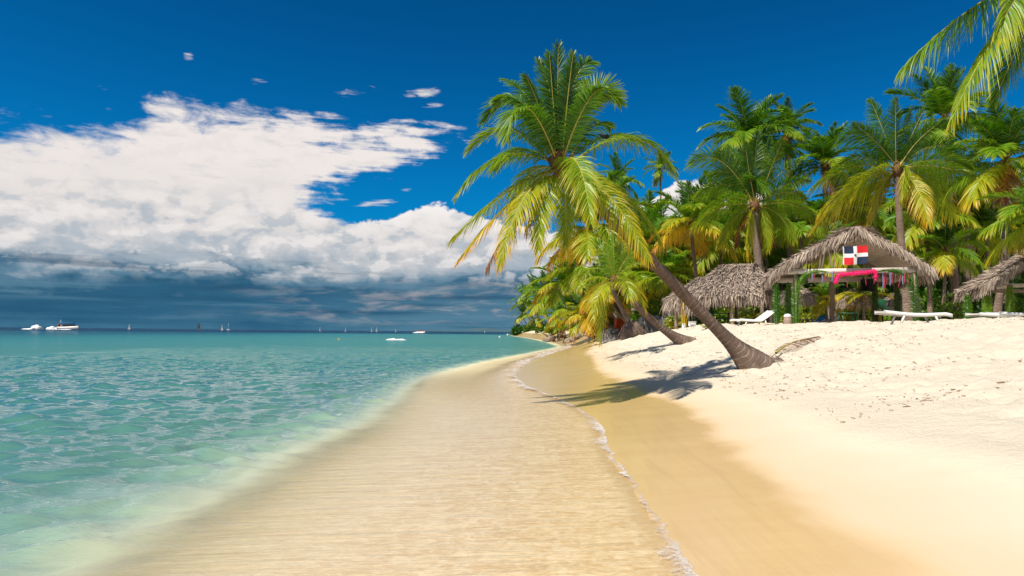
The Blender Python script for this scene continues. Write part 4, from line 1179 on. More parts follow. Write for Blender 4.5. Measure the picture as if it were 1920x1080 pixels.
# ------------------------------------------------------------------ thatched huts
def thatch_quads(quads, n_per_m2, seed, ln=(.18, .40), wd=.020, lift=.22, verge=(), fringe=True, fr_len=(.28, .55), verge_len=(.20, .46), solid=.11):
    """Thatch on roof planes given as (ridge start, ridge end, eave start, eave end); loose straw over a solid body, shaggy fringes at eaves and verges."""
    rng = np.random.RandomState(seed)
    V, Q, A, off = [], [], [], 0
    def strands(p, d, l, nrm, spread=.26):
        nonlocal off
        n = len(p)
        d = unit(d + rng.normal(0, spread, (n, 3)))
        l = l[:, None]
        sidev = unit(np.cross(d, nrm + rng.normal(0, .35, (n, 3))))
        hw = wd * rng.uniform(.55, 1.3, n)[:, None]
        bend = np.array((0, 0, -.12)) * l
        m = p + d * l * .55
        e = p + d * l + bend
        pts = np.stack([p - sidev * hw, p + sidev * hw, m - sidev * hw, m + sidev * hw, e - sidev * hw * .25, e + sidev * hw * .25], 1).reshape(-1, 3)
        b = off + np.arange(n)[:, None] * 6
        Q.append(np.concatenate([b + np.array([0, 1, 3, 2]), b + np.array([2, 3, 5, 4])]))
        V.append(pts); A.append(np.repeat(np.clip(rng.beta(1.6, 1.9, n), 0, 1), 6)); off += n * 6
    for qi, (a, b, c, d_) in enumerate(quads):
        a, b, c, d_ = [np.array(q, float) for q in (a, b, c, d_)]
        nrm = unit(np.cross((b + d_) / 2 - (a + c) / 2, (c + d_) / 2 - (a + b) / 2))
        if nrm[2] < 0: nrm = -nrm
        area = np.linalg.norm(np.cross(d_ - c, a - c)) * .5 + np.linalg.norm(np.cross(b - a, d_ - a)) * .5
        base = [a, b, c, d_]
        low = [q - nrm * solid for q in base]
        V.append(np.array(base + low)); A.append(np.full(8, .12))
        I = np.array([(0, 1, 3, 2), (4, 6, 7, 5), (0, 2, 6, 4), (1, 5, 7, 3), (2, 3, 7, 6), (0, 4, 5, 1)]) + off
        Q.append(I); off += 8
        n = int(area * n_per_m2 * 1.7)
        u = rng.rand(n); v = 1 - (1 - rng.rand(n)) ** .85
        lw = (1 - v)[:, None]
        p = (a + (b - a) * u[:, None]) * lw + (c + (d_ - c) * u[:, None]) * (1 - lw)
        dn = unit((c + (d_ - c) * u[:, None]) - (a + (b - a) * u[:, None]))
        p = p + nrm * rng.uniform(.0, .05, n)[:, None]
        strands(p, dn + nrm * lift * rng.uniform(.2, 1.8, n)[:, None], rng.uniform(*ln, n), nrm[None])
        if fringe:
            for layer in range(2):
                Le = np.linalg.norm(d_ - c); n = int(Le * 85)
                u = rng.rand(n); p = c + (d_ - c) * u[:, None] - nrm * rng.uniform(-.04, solid, n)[:, None]
                dn = unit((c - a + d_ - b) / 2)
                strands(p - dn * .12, dn * .35 + np.array((0, 0, -.9)) + nrm * .06, rng.uniform(*fr_len, n) * (.6 + .6 * (vnoise(u * Le * 2.6 + qi * 9 + layer, u * 0) + .5)), nrm[None], .12)
        for vi in verge:
            if vi[0] != qi: continue
            s_, e_ = (a, c) if vi[1] == 0 else (b, d_)
            out = np.array(vi[2], float)
            L_ = np.linalg.norm(e_ - s_); n = int(L_ * 230)
            u = rng.rand(n); p = s_ + (e_ - s_) * u[:, None] + out * rng.uniform(-.25, .16, n)[:, None] + nrm * rng.uniform(-.08, .06, n)[:, None]
            dn = unit(e_ - s_)
            strands(p, dn * rng.uniform(.25, .8, n)[:, None] + np.array((0, 0, -1.0)) + out * .16, rng.uniform(*verge_len, n) * (.65 + .7 * (vnoise(u * L_ * 2.2 + 3 * qi, u * 0 + 4) + .5)), out[None], .12)
    # ridge cap
    return np.concatenate(V), np.concatenate(Q), np.concatenate(A)

def thatch_obj(name, root, quads, dens, seed, mat='thatch', **k):
    V, Q, A = thatch_quads(quads, dens, seed, **k)
    return link(name, mesh_np(name, V, Q, None, (M[mat],), attrs={'rnd': A}), root)

def wrapped_post(root, x, y, h, r=.09, seed=0, arch=None, age=.16, wrap=True):
    mb = MB(); zs = np.linspace(-.2, h, 7)
    rg = np.random.RandomState(seed)
    mb.tube(np.stack([x + rg.normal(0, .012, 7), y + 0 * zs, zs], -1), np.linspace(r * 1.1, r * .9, 7), 9)
    po = mb.build('post', M['post'], root, smooth=True)
    if wrap:
        for k_, (dx, dy) in enumerate(((-.085, -.10), (.085, -.10), (.0, -.13))):
            top = h * rg.uniform(.94, 1.04)
            if arch and k_ == 2:
                P = [(x + dx, y + dy, 0), (x + dx * .5, y + dy, h * 1.0), (x + arch * .25, y + dy - .03, h * 1.08), (x + arch, y + dy - .05, h * 1.02)]
                n_, l_ = 70, .26
            else:
                P = [(x + dx, y + dy, .0), (x + dx * .9, y + dy, top * .33), (x + dx * 1.05, y + dy, top * .67), (x + dx * .8, y + dy, top)]
                n_, l_ = 54, .17
            link('palm_wrap', frond_mesh('palm_wrap', P, (1, 0, 0), n_, l_, .015, .2, age + .08 * rg.rand(), rg, lift=.45, vage=.10, rach=.016, start=.01), po)
    return po

# the flag hut: open gable towards the beach
def P_at(px, py, Y): return np.array(at(px, py, Y))
class Frame:
    """A hut's own axes: origin on the ground under its front peak, turned by yaw; on(px, py, dy) finds the local point of a sight line in the hut's plane y = dy."""
    def __init__(s, px, py, Y, yaw):
        a = at(px, py, Y); s.M = Matrix.Translation((a.x, Y, G(a.x, Y + 1.0))) @ Matrix.Rotation(R(yaw), 4, 'Z'); s.I = s.M.inverted(); s.yaw = R(yaw); s.loc = s.M.translation
    def on(s, px, py, dy=0.0):
        o = s.I @ Vector((0, 0, EYE)); d = (s.I @ Vector(at(px, py, 10.0))) - o
        return np.array(o + d * ((dy - o.y) / d.y))
    def world(s, v): return np.array(s.M @ Vector(v))
FH_Y = 28.0
FH = Frame(1608, 427, FH_Y, -17)
hut = empty('thatched_hut', FH.loc, 'open thatched hut with its gable facing the beach and a flag hung under the peak', 'hut', rz=FH.yaw)
D = 5.2
A0 = FH.on(1608, 427); el_ = FH.on(1446, 512); er_ = FH.on(1750, 506)
ml = A0 * .45 + el_ * .55 + np.array((0, 0, .16)); mr = A0 * .45 + er_ * .55 + np.array((0, 0, .14))
dv = np.array((0, D, 0))
qs = [(A0, A0 + dv, ml, ml + dv), (ml, ml + dv, el_, el_ + dv), (A0, A0 + dv, mr, mr + dv), (mr, mr + dv, er_, er_ + dv)]
o_ = (0, -1, 0); bk = (0, 1, 0)
def gable_thatch(root, qs, seed, dens=190):
    Vs, Qs, As, off = [], [], [], 0
    for gi, (pair, fr) in enumerate((([qs[0]], False), ([qs[1]], True), ([qs[2]], False), ([qs[3]], True))):
        V, Q, A = thatch_quads(pair, dens, seed + gi, fringe=fr, verge=((0, 0, o_), (0, 1, bk)))
        Vs.append(V); Qs.append(Q + off); As.append(A); off += len(V)
    # shaggy cap over the ridge
    a, b = np.array(qs[0][0]), np.array(qs[0][1])
    for sg, q in ((-1, qs[0]), (1, qs[2])):
        dn = unit(np.array(q[2]) - a)
        up = np.array((0, 0, .05))
        V, Q, A = thatch_quads([(a + up, b + up, a + up + dn * .35, b + up + dn * .35)], 330, seed + 9 + sg, fringe=False, verge=((0, 0, o_),), ln=(.4, .75), lift=.2, verge_len=(.25, .5))
        Vs.append(V); Qs.append(Q + off); As.append(A); off += len(V)
    return link('roof', mesh_np('roof', np.concatenate(Vs), np.concatenate(Qs), None, (M['thatch'],), attrs={'rnd': np.concatenate(As)}), root)
roof = gable_thatch(hut, qs, 50)
# pale boards and rafters under the straw
for sg, mid, ev in ((-1, ml, el_), (1, mr, er_)):
    cb = MB()
    dn1 = unit(mid - A0); dn2 = unit(ev - mid)
    for k_ in range(13):
        y0 = .12 + k_ * (D - .24) / 13
        for (s_, e_, dn) in ((A0, mid, dn1), (mid, ev, dn2)):
            nrm = np.array((-dn[2], 0, dn[0])); nrm = nrm if nrm[2] > 0 else -nrm
            cb.bar(s_ + np.array((0, y0 + .17, 0)) - nrm * .175, e_ + np.array((0, y0 + .17, 0)) - nrm * .175, .25, .03, up=tuple(nrm))
    cb.build('ceiling', M['wood'], hut)
bm_z = FH.on(1610, 507)[2]
xl, xr = FH.on(1462, 507)[0], FH.on(1716, 507)[0]
MB().box(((xl + xr) / 2, .16, bm_z), (xr - xl + .3, .10, .21)).build('beam', M['paint_wood'], hut)
MB().box(((xl + xr) / 2, D - .4, bm_z - .02), (xr - xl + .3, .10, .24)).build('beam', M['paint_wood'], hut)
MB().box((xl, D / 2, bm_z - .19), (.09, D - .6, .16)).build('side_beam', M['wood'], hut)
MB().box((xr, D / 2, bm_z - .19), (.09, D - .6, .16)).build('side_beam', M['wood'], hut)
MB().box(((A0[0]), D / 2, A0[2] - .34), (.10, D - .3, .12)).build('ridge_pole', M['wood'], hut)
for px0, py0, px1, py1 in ((1541, 503, 1548, 456), (1563, 503, 1572, 442), (1560, 503, 1552, 458), (1603, 503, 1603, 445), (1536, 503, 1540, 468)):
    a_, b_ = FH.on(px0, py0, .3), FH.on(px1, py1, .3)
    MB().bar(a_, b_, .09, .05).build('brace', M['wood'], hut)
for k_, (px_, dy_, arch) in enumerate(((1456, .18, None), (1478, .9, None), (1492, .18, 1.25), (1715, .18, -1.35))):
    x_ = FH.on(px_, 560, dy_)[0]
    wrapped_post(hut, x_, dy_, bm_z - .1 if px_ > 1480 else bm_z - .45, .075, 60 + k_, arch, .04)
for k_, (px_, dy_) in enumerate(((1640, D - .5), (1682, D - .5), (1560, D - .4))):
    x_ = FH.on(px_, 560, dy_)[0]
    wrapped_post(hut, x_, dy_, bm_z - .15, .11, 70 + k_, None, .0, wrap=k_ < 2)

# flag under the peak: white cross, navy and red quarters, small crest
f0, f1 = FH.on(1580, 462, -.14), FH.on(1627, 495, -.14)
fw_, fh_ = f1[0] - f0[0], f0[2] - f1[2]
NX, NZ = 42, 28
U, W_ = np.meshgrid(np.linspace(0, 1, NX + 1), np.linspace(0, 1, NZ + 1))
FVx = U * fw_ + .02 * np.sin(W_ * 3) * (1 - W_); FVz = -W_ * fh_ - .025 * np.sin(U * 5.2) * (.4 + W_ * .6); FVy = .035 * np.sin(U * 9 + W_ * 2) * (.3 + W_)
i, j = np.meshgrid(np.arange(NZ), np.arange(NX), indexing='ij'); b = i * (NX + 1) + j
uc, wc = (j + .5) / NX, (i + .5) / NZ
mi = np.zeros(uc.shape, int)
inx = (uc > .045) & ((uc < .435) | (uc > .575)); inz = (wc < .405) | (wc > .60)
mi[inx & inz & (((uc < .5) & (wc < .5)) | ((uc > .5) & (wc > .5)))] = 1
mi[inx & inz & (((uc > .5) & (wc < .5)) | ((uc < .5) & (wc > .5)))] = 2
flag = link('flag', mesh_np('flag', np.stack([FVx, FVy, FVz], -1).reshape(-1, 3), np.stack([b, b + 1, b + NX + 2, b + NX + 1], -1).reshape(-1, 4), None, (M['flag_white'], M['flag_blue'], M['flag_red']), mi.ravel(), smooth=True), None, tuple(FH.world(f0)))
flag.rotation_euler = (0, 0, FH.yaw)
tag(flag, 'flag with a white cross between navy and red quarters hanging under the hut peak', 'flag')
cm = MB(); cx_, cz_ = fw_ * .505, -fh_ * .5
cm.box((cx_, -.035, cz_ + .005), (.05, .012, .06), bev=.006)
crest = cm.build('crest', M['flag_blue'], flag)
MB().box((cx_ - .032, -.035, cz_ + .004), (.012, .012, .055)).build('laurel', M['green_paint'], crest)
MB().box((cx_ + .032, -.035, cz_ + .004), (.012, .012, .055)).build('palm_branch', M['green_paint'], crest)
MB().box((cx_, -.035, cz_ - .04), (.06, .012, .012)).build('ribbon', M['flag_red'], crest)

# pink tinsel garland
gp = [FH.world(FH.on(px, py, -.02)) for px, py in ((1567, 532), (1569, 523), (1573, 515), (1590, 514), (1608, 512), (1625, 511), (1638, 508), (1642, 511), (1642, 521))]
gp = np.array(gp); go = gp[0].copy(); tt = np.linspace(0, 1, 80); cs = np.concatenate([[0], np.cumsum(np.linalg.norm(np.diff(gp, axis=0), axis=1))]); cs /= cs[-1]
gc = np.stack([np.interp(tt, cs, gp[:, k]) for k in range(3)], -1) - go
mb = MB(); mb.tube(gc, .07, 8); rng = np.random.RandomState(4)
for q in range(900):
    c_ = gc[rng.randint(80)]; d_ = unit(rng.normal(size=3)); e_ = c_ + d_ * rng.uniform(.07, .125); s_ = unit(np.cross(d_, rng.normal(size=3))) * .012
    mb.add([c_ + s_, c_ - s_, e_ - s_, e_ + s_], [(0, 1, 2, 3)])
tag(mb.build('garland', M['pink'], None, tuple(go)), 'bright pink tinsel garland strung along the front beam of the flag hut', 'garland')

# ribbons and bead strings under the beams
rng = np.random.RandomState(9)
def ribbon(px, py0, py1, dY, mats, label, group, wdt=.022, slant=0):
    a_ = FH.world(FH.on(px, py0, dY)); b_ = FH.world(FH.on(px + slant, py1, dY))
    root = empty('ribbon', a_, label, 'ribbon', group)
    for k_, mt in enumerate(mats):
        mb = MB(); zs = np.linspace(0, 1, 6)
        pts = np.stack([(b_ - a_)[0] * zs + (k_ - .5) * .05 + rng.normal(0, .008, 6), -.03 * k_ + rng.normal(0, .008, 6), (b_ - a_)[2] * zs * (1 - .12 * k_)], -1)
        mb.tube(pts, wdt, 5); mb.build('strand', M[mt], root)
for px, y0, y1 in ((1524, 512, 528), (1543, 512, 531), (1562, 509, 528), (1657, 511, 545), (1670, 511, 536), (1694, 513, 534)):
    ribbon(px, y0, y1, .07, ('rope_blue', 'rope_red'), 'thin blue and red ribbon hanging from the front beam of the flag hut', 'ribbons on the front beam')
for px, y1, sl in ((1590, 540, 0), (1608, 541, 1), (1625, 535, -1), (1640, 533, 0), (1647, 536, 0), (1680, 530, 0), (1690, 540, -5), (1704, 535, -1), (1664, 533, 0)):
    ribbon(px, 514, y1, .07, ('rope_red',), 'thin dull red string hanging from the front beam of the flag hut', 'strings on the front beam', .012, sl)

# loudspeakers under the roof
def speaker(px0, py0, px1, py1, Y, label):
    a_, b_ = FH.on(px0, py0, Y), FH.on(px1, py1, Y)
    w_, h_ = b_[0] - a_[0], a_[2] - b_[2]
    root = empty('loudspeaker', FH.world(((a_[0] + b_[0]) / 2, Y, b_[2])), label, 'loudspeaker', rz=FH.yaw)
    MB().box((0, .2, h_ / 2), (w_, .38, h_), bev=.02).build('cabinet', M['black'], root)
    MB().box((0, -.002, h_ / 2), (w_ * .88, .03, h_ * .9), bev=.008).build('grille', M['grille'], root)
    hb_ = MB(); hb_.bar((-w_ * .3, .2, h_), (-w_ * .3, .2, h_ + .12), .03, .03); hb_.bar((w_ * .3, .2, h_), (w_ * .3, .2, h_ + .12), .03, .03)
    hb_.build('bracket', M['grille'], root)
speaker(1497, 511, 1515, 532, .5, 'black loudspeaker hung at the left front corner of the flag hut')
speaker(1616, 523, 1641, 545, D - 1.2, 'larger black loudspeaker hung at the back of the flag hut under the pink garland')

# the hut on the left with a hipped roof
LH_Y = 34.0
c0 = P_at(1375, 570, LH_Y); lz = G(c0[0], LH_Y)
hut2 = empty('thatched_hut', (c0[0], LH_Y, lz), 'closed-roofed thatched hut with a long hipped straw roof left of the flag hut', 'hut')
l2 = lambda v: np.array(v, float) - np.array((c0[0], LH_Y, lz))
Ym, Yb = LH_Y + 2.0, LH_Y + 4.2
R0, R1 = l2(P_at(1362, 496, Ym)), l2(P_at(1416, 494, Ym))
E0, E1 = l2(P_at(1300, 556, LH_Y)), l2(P_at(1452, 552, LH_Y))
B0, B1 = E0 + (0, Yb - LH_Y, 0), E1 + (0, Yb - LH_Y, 0)
thatch_obj('roof', hut2, [(R0, R1, E0, E1), (R1, R0, B1, B0), (R0 + (0, .02, 0), R0, B0, E0), (R1, R1 + (0, .02, 0), E1, B1)], 200, 80, fr_len=(.35, .65))
E2 = l2(P_at(1262, 560, LH_Y + 1.2)); M0 = l2(P_at(1318, 520, LH_Y + 1.6))
thatch_obj('side_roof', hut2, [(M0, M0 + (.6, 0, 0), E2 + (0, -.5, 0), l2(P_at(1312, 566, LH_Y + .3))), (M0 + (0, .3, 0), M0, E2 + (0, 2.2, 0), E2 + (0, -.5, 0))], 200, 85, fr_len=(.5, .85))
for k_, (px_, dy_, hh_, wr, age_) in enumerate(((1268, 1.2, 1.5, False, .1), (1283, .6, 1.4, True, .62), (1373, .3, 1.3, False, .1), (1380, 3.6, 1.6, False, .1), (1300, 3.6, 1.6, False, .1), (1445, .5, 1.4, False, .1))):
    x_ = l2(P_at(px_, 590, LH_Y + dy_))[0]
    wrapped_post(hut2, x_, dy_, hh_, .085, 90 + k_, None, age_, wr)
MB().box((0, .5, 1.36), (E1[0] - E0[0] - .5, .09, .12)).build('beam', M['wood'], hut2)
MB().box((0, 3.7, 1.36), (E1[0] - E0[0] - .5, .09, .12)).build('beam', M['wood'], hut2)

# the hut cut by the right edge
RH_Y = 27.0
RH = Frame(2010, 446, RH_Y, -22)
hut3 = empty('thatched_hut', RH.loc, 'thatched hut cut by the right edge, its grey roof crossed by palm shadow', 'hut', rz=RH.yaw)
A3 = RH.on(2010, 446); e3l = RH.on(1842, 536); e3r = RH.on(2250, 520)
m3l = A3 * .5 + e3l * .5 + np.array((0, 0, .12)); m3r = A3 * .5 + e3r * .5 + np.array((0, 0, .12))
dv = np.array((0, 4.6, 0))
gable_thatch(hut3, [(A3, A3 + dv, m3l, m3l + dv), (m3l, m3l + dv, e3l, e3l + dv), (A3, A3 + dv, m3r, m3r + dv), (m3r, m3r + dv, e3r, e3r + dv)], 130, 180)
bz3 = RH.on(1960, 534)[2]
x3l, x3r = RH.on(1848, 560)[0], RH.on(2210, 560)[0]
MB().box(((x3l + x3r) / 2, .2, bz3), (x3r - x3l, .1, .16)).build('beam', M['wood'], hut3)
MB().box(((x3l + x3r) / 2, 4.2, bz3), (x3r - x3l, .1, .16)).build('beam', M['wood'], hut3)
for k_, (px_, dy_, ag_, wr) in enumerate(((1814, 1.6, .06, True), (1850, .2, .24, True), (1893, .2, .22, True), (2060, .2, .2, True), (1858, 4.0, .1, False), (2205, .2, .2, True), (2200, 4.0, .1, False))):
    x_ = RH.on(px_, 570, dy_)[0]
    wrapped_post(hut3, x_, dy_, bz3 + .02 - (.25 if px_ == 1814 else 0), .075, 110 + k_, None, ag_, wr)

# straw parasols behind the flag hut
def parasol(px, Y, top_py, rad, label, seed):
    p = at(px, 600, Y); z = G(p.x, p.y); t_ = at(px, top_py, Y).z - z
    root = empty('straw_parasol', (p.x, p.y, z), label, 'parasol', 'straw parasols behind the flag hut')
    MB().tube([(0, 0, -.2), (0, 0, t_)], .05, 8).build('pole', M['post'], root)
    qs_ = []
    for k_ in range(8):
        a0, a1 = k_ * math.pi / 4, (k_ + 1) * math.pi / 4
        e0 = np.array((math.cos(a0) * rad, math.sin(a0) * rad, t_ - rad * .55)); e1 = np.array((math.cos(a1) * rad, math.sin(a1) * rad, t_ - rad * .55))
        ax = np.array((0, 0, t_)); qs_.append((ax + e0 * (.02, .02, 0), ax + e1 * (.02, .02, 0), e0, e1))
    thatch_obj('canopy', root, qs_, 170, seed, fr_len=(.35, .7), solid=.06)
parasol(1608, 39, 541, 1.05, 'tan straw parasol seen through the middle of the flag hut', 140)
parasol(1690, 40, 548, 1.0, 'straw parasol seen at the right back of the flag hut', 141)
parasol(1496, 41, 538, 1.0, 'grey straw parasol seen behind the left posts of the flag hut', 142)

# ------------------------------------------------------------------ furniture on the sand
def lounger(px, Y, rot, label, back=8, L=1.95, sink=0.0):
    p = at(px, 600, Y); z = G(p.x, p.y) - sink
    root = empty('sun_lounger', (p.x, p.y, z), label, 'sun lounger', 'white sun loungers', rz=R(rot))
    sx = np.array([-L / 2, -L * .40, -L * .1, L * .12]); sz = np.array([.30, .345, .315, .32])
    ba = R(back); bx = np.linspace(0, .78, 5)
    X = np.concatenate([sx, L * .12 + .03 + bx[1:] * math.cos(ba)]); Z_ = np.concatenate([sz, .32 + bx[1:] * math.sin(ba)])
    xs_ = np.linspace(X[0], X[-1], 30); zz_ = np.interp(xs_, X, Z_)
    mb = MB(); n = len(xs_)
    ysec = np.array([-.34, -.33, -.28, .28, .33, .34]); zsec = np.array([-.05, .03, .0, .0, .03, -.05])
    V = np.stack([np.repeat(xs_[:, None], 6, 1), np.repeat(ysec[None], n, 0), zz_[:, None] + zsec[None]], -1)
    V2 = V.copy(); V2[..., 2] -= .035; V2[:, 0, 1] += .03; V2[:, -1, 1] -= .03
    ii, jj = np.meshgrid(np.arange(n - 1), np.arange(5), indexing='ij'); b_ = ii * 6 + jj
    q1 = np.stack([b_, b_ + 6, b_ + 7, b_ + 1], -1).reshape(-1, 4)
    mb.add(np.concatenate([V.reshape(-1, 3), V2.reshape(-1, 3)]), np.concatenate([q1, q1[:, ::-1] + n * 6]))
    e = [(k, k + 1) for k in range(5)]
    for o0 in (0, (n - 1) * 6): mb.Q.append(np.array([(o0 + k, o0 + k + 1, n * 6 + o0 + k + 1, n * 6 + o0 + k) for k in range(5)]))
    for c_ in (0, 5): mb.Q.append(np.array([(r_ * 6 + c_, (r_ + 1) * 6 + c_, n * 6 + (r_ + 1) * 6 + c_, n * 6 + r_ * 6 + c_) for r_ in range(n - 1)]))
    mb.build('bed', M['white'], root)
    for sy in (-.30, .30):
        for x0, x1 in ((-L * .33, -L * .20), (L * .30, L * .18)):
            lg = MB(); lg.bar((x0 * .72, sy, .30), (x1 * 1.55, sy, 0.0), .055, .05); lg.build('leg', M['white'], root)
    return root
lounger(1714, 21.2, 176, 'white plastic sun lounger on the crest of the sand right of the flag hut', 6)
lounger(1412, 30.5, 10, 'white sun lounger with raised back at the right end of the left hut', 34, 1.9)
lounger(1872, 23.5, 184, 'white sun lounger half hidden by the sand crest before the right hut', 3, 1.1, .12)
lounger(1915, 23.5, 182, 'white sun lounger cut by the right edge behind the sand crest', 3, 1.7, .10)

def table(px, Y, w_, d_, h_, mat, label, name='picnic_table', cat='table', bench=True, rot=0):
    p = at(px, 600, Y); root = empty(name, (p.x, p.y, G(p.x, p.y)), label, cat, rz=R(rot))
    t_ = MB()
    for k in range(4): t_.box((0, (k - 1.5) * d_ / 4, h_), (w_, d_ / 4 - .015, .04))
    t_.build('tabletop', M[mat], root)
    for sx in (-1, 1):
        for sy in (-1, 1):
            MB().bar((sx * w_ * .42, sy * d_ * .25, h_ - .03), (sx * w_ * .42, sy * d_ * .55, 0), .06, .06).build('leg', M[mat], root)
    if bench:
        for sy in (-1, 1):
            b_ = MB(); b_.box((0, sy * (d_ * .5 + .32), h_ * .6), (w_, .26, .04)); b_.bar((-w_ * .4, sy * (d_ * .5 + .32), h_ * .58), (-w_ * .4, sy * (d_ * .5 + .32), 0), .06, .06)
            b_.bar((w_ * .4, sy * (d_ * .5 + .32), h_ * .58), (w_ * .4, sy * (d_ * .5 + .32), 0), .06, .06); b_.build('bench', M[mat], root)
    return root
def bench(px, Y, w_, mat, label, rot=0):
    p = at(px, 600, Y); root = empty('bench', (p.x, p.y, G(p.x, p.y)), label, 'bench', rz=R(rot))
    s_ = MB(); 
    for k in range(3): s_.box((0, -.18 + k * .17, .42), (w_, .15, .035))
    s_.build('seat', M[mat], root)
    b_ = MB(); b_.box((0, .22, .62), (w_, .035, .13)); b_.box((0, .24, .80), (w_, .035, .15)); b_.build('backrest', M[mat], root)
    for sx in (-.46, .46):
        l_ = MB(); l_.bar((sx * w_, -.2, 0), (sx * w_, -.2, .60), .07, .07); l_.bar((sx * w_, .2, 0), (sx * w_, .25, .88), .07, .07); l_.box((sx * w_, 0, .61), (.07, .5, .05)); l_.build('frame', M[mat], root)
bench(1313, 35.2, 1.5, 'green_paint', 'green painted wooden bench under the eaves of the left hut')
table(1345, 37.5, 1.6, .8, .68, 'green_paint', 'green painted picnic table behind the green bench of the left hut')
for px, w_, lab in ((1282, .12, 'small white box on the sand at the left end of the green bench'), (1298, .32, 'wider white box on the sand before the green bench')):
    p = at(px, 606, 34.2); root = empty('cool_box', (p.x, p.y, G(p.x, p.y)), lab, 'cool box', rz=.1)
    MB().box((0, 0, .11), (w_, .25, .22), bev=.02).build('body', M['white'], root); MB().box((0, 0, .24), (w_ * 1.05, .27, .04), bev=.01).build('lid', M['white'], root)
table(1540, 34.5, 2.0, .8, .30, 'grey_wood', 'low grey wooden table on the sand seen under the flag hut', 'low_table', 'table', False, 5)
table(1590, 37, .9, .6, .62, 'green_paint', 'small green table beside the straw parasol behind the flag hut', 'side_table', 'table', False)
# green swivel chair on a pedestal
p = at(1655, 600, 34.0); root = empty('pedestal_chair', (p.x, p.y, G(p.x, p.y)), 'green bar chair on a single pedestal seen through the right of the flag hut', 'chair')
MB().box((0, .18, 1.02), (.56, .06, .40), bev=.03).build('backrest', M['green_paint'], root)
MB().box((0, -.05, .76), (.52, .48, .07), bev=.03).build('seat', M['green_paint'], root)
mb = MB(); mb.tube([(0, 0, .03), (0, 0, .75)], .045, 10); mb.build('pedestal', M['green_paint'], root)
mb = MB(); mb.tube([(0, 0, 0), (0, 0, .03), (0, 0, .05)], [.27, .26, .06], 16); mb.build('base', M['green_paint'], root)
# folding beach chairs lying low
for px, mt, lab in ((1531, 'blue_cloth', 'blue folding beach chair beside the low grey table under the flag hut'), (1553, 'white', 'white folding beach chair beside the low grey table under the flag hut')):
    p = at(px, 604, 32.6); root = empty('beach_chair', (p.x, p.y, G(p.x, p.y)), lab, 'chair', rz=.4)
    mb = MB(); mb.bar((-.2, 0, .16), (.22, 0, .12), .46, .03); mb.build('seat', M[mt], root)
    mb = MB(); mb.bar((.2, 0, .14), (.42, 0, .42), .46, .03); mb.build('backrest', M[mt], root)
    for sy in (-.24, .24):
        mb = MB(); mb.bar((-.24, sy, 0), (.3, sy, .26), .03, .03); mb.bar((.28, sy, 0), (-.2, sy, .17), .03, .03); mb.build('frame', M['white'], root)
# squat barrel with a rounded white lid
p = at(1477, 606, 29.0); root = empty('barrel', (p.x, p.y, G(p.x, p.y)), 'squat grey-brown barrel with a rounded white lid between the front posts of the flag hut', 'barrel')
mb = MB(); mb.tube([(0, 0, -.05), (0, 0, .06), (0, 0, .2), (0, 0, .34)], [.15, .17, .18, .15], 16); mb.build('body', M['post'], root, smooth=True)
mb = MB(); mb.tube([(0, 0, .34), (0, 0, .40), (0, 0, .47), (0, 0, .50)], [.16, .165, .12, .03], 16); mb.build('lid', M['white'], root, smooth=True)
# red shed between the trunks
p = at(1178, 606, 63); root = empty('shed', (p.x, p.y, G(p.x, p.y)), 'small orange-red shed with straw roof half hidden between the trunks', 'shed')
MB().box((0, 0, .75), (2.4, 1.8, 1.7)).build('wall', M['red_paint'], root)
MB().box((.35, -.92, .62), (.6, .04, 1.3)).build('door', M['hull_dark'], root)
thatch_obj('roof', root, [((-1.0, 0, 2.5), (1.0, 0, 2.5), (-1.6, -1.3, 1.65), (1.6, -1.3, 1.65)), ((1.0, 0, 2.5), (-1.0, 0, 2.5), (1.6, 1.3, 1.65), (-1.6, 1.3, 1.65))], 70, 160)

# ------------------------------------------------------------------ roots, rocks, driftwood
def mound(name, px, Y, w_, d_, h_, mat, label, cat, seed, fray=0, amp=.45, py=620):
    p = at(px, py, Y); z = G(p.x, p.y)
    rng = np.random.RandomState(seed)
    nu_, nv_ = 48, 16
    th = np.arange(nu_) / nu_ * 2 * np.pi; ph = np.linspace(-.15, np.pi / 2, nv_)
    TH, PH = np.meshgrid(th, ph)
    n_ = vnoise(np.cos(TH) * 1.8 + seed, np.sin(TH) * 1.8 + PH * 2.2) + .6 * vnoise(np.cos(TH) * 4.5 + seed, np.sin(TH) * 4.5 + PH * 5) + .35 * vnoise(np.cos(TH) * 10 + 3, np.sin(TH) * 10 + PH * 11)
    r_ = 1 + amp * n_
    V = np.stack([np.cos(TH) * np.cos(PH) * w_ / 2 * r_, np.sin(TH) * np.cos(PH) * d_ / 2 * r_, np.sin(PH) * h_ * r_], -1).reshape(-1, 3)
    i_, j_ = np.meshgrid(np.arange(nv_ - 1), np.arange(nu_), indexing='ij')
    Q = np.stack([i_ * nu_ + j_, i_ * nu_ + (j_ + 1) % nu_, (i_ + 1) * nu_ + (j_ + 1) % nu_, (i_ + 1) * nu_ + j_], -1).reshape(-1, 4)
    root = empty(name, (p.x, p.y, z), label, cat)
    link('body', mesh_np('body', V, Q, None, (M[mat],), smooth=True), root)
    if fray:
        mb = MB()
        for q in range(fray):
            a = rng.uniform(math.pi, 2 * math.pi); e = rng.uniform(.05, 1.2)
            s_ = np.array((math.cos(a) * math.cos(e) * w_ * .5, math.sin(a) * math.cos(e) * d_ * .5, math.sin(e) * h_)) * .95
            t_ = s_ + np.array((math.cos(a) * .3, math.sin(a) * .35 - .1, -s_[2] * rng.uniform(.4, .9))) * rng.uniform(.5, 1.1)
            mb.tube([s_, (s_ + t_) / 2 + np.array((0, -.1, .1)), t_], [.018, .014, .006], 4, False)
        mb.build('root', M['root'], root)
    return root
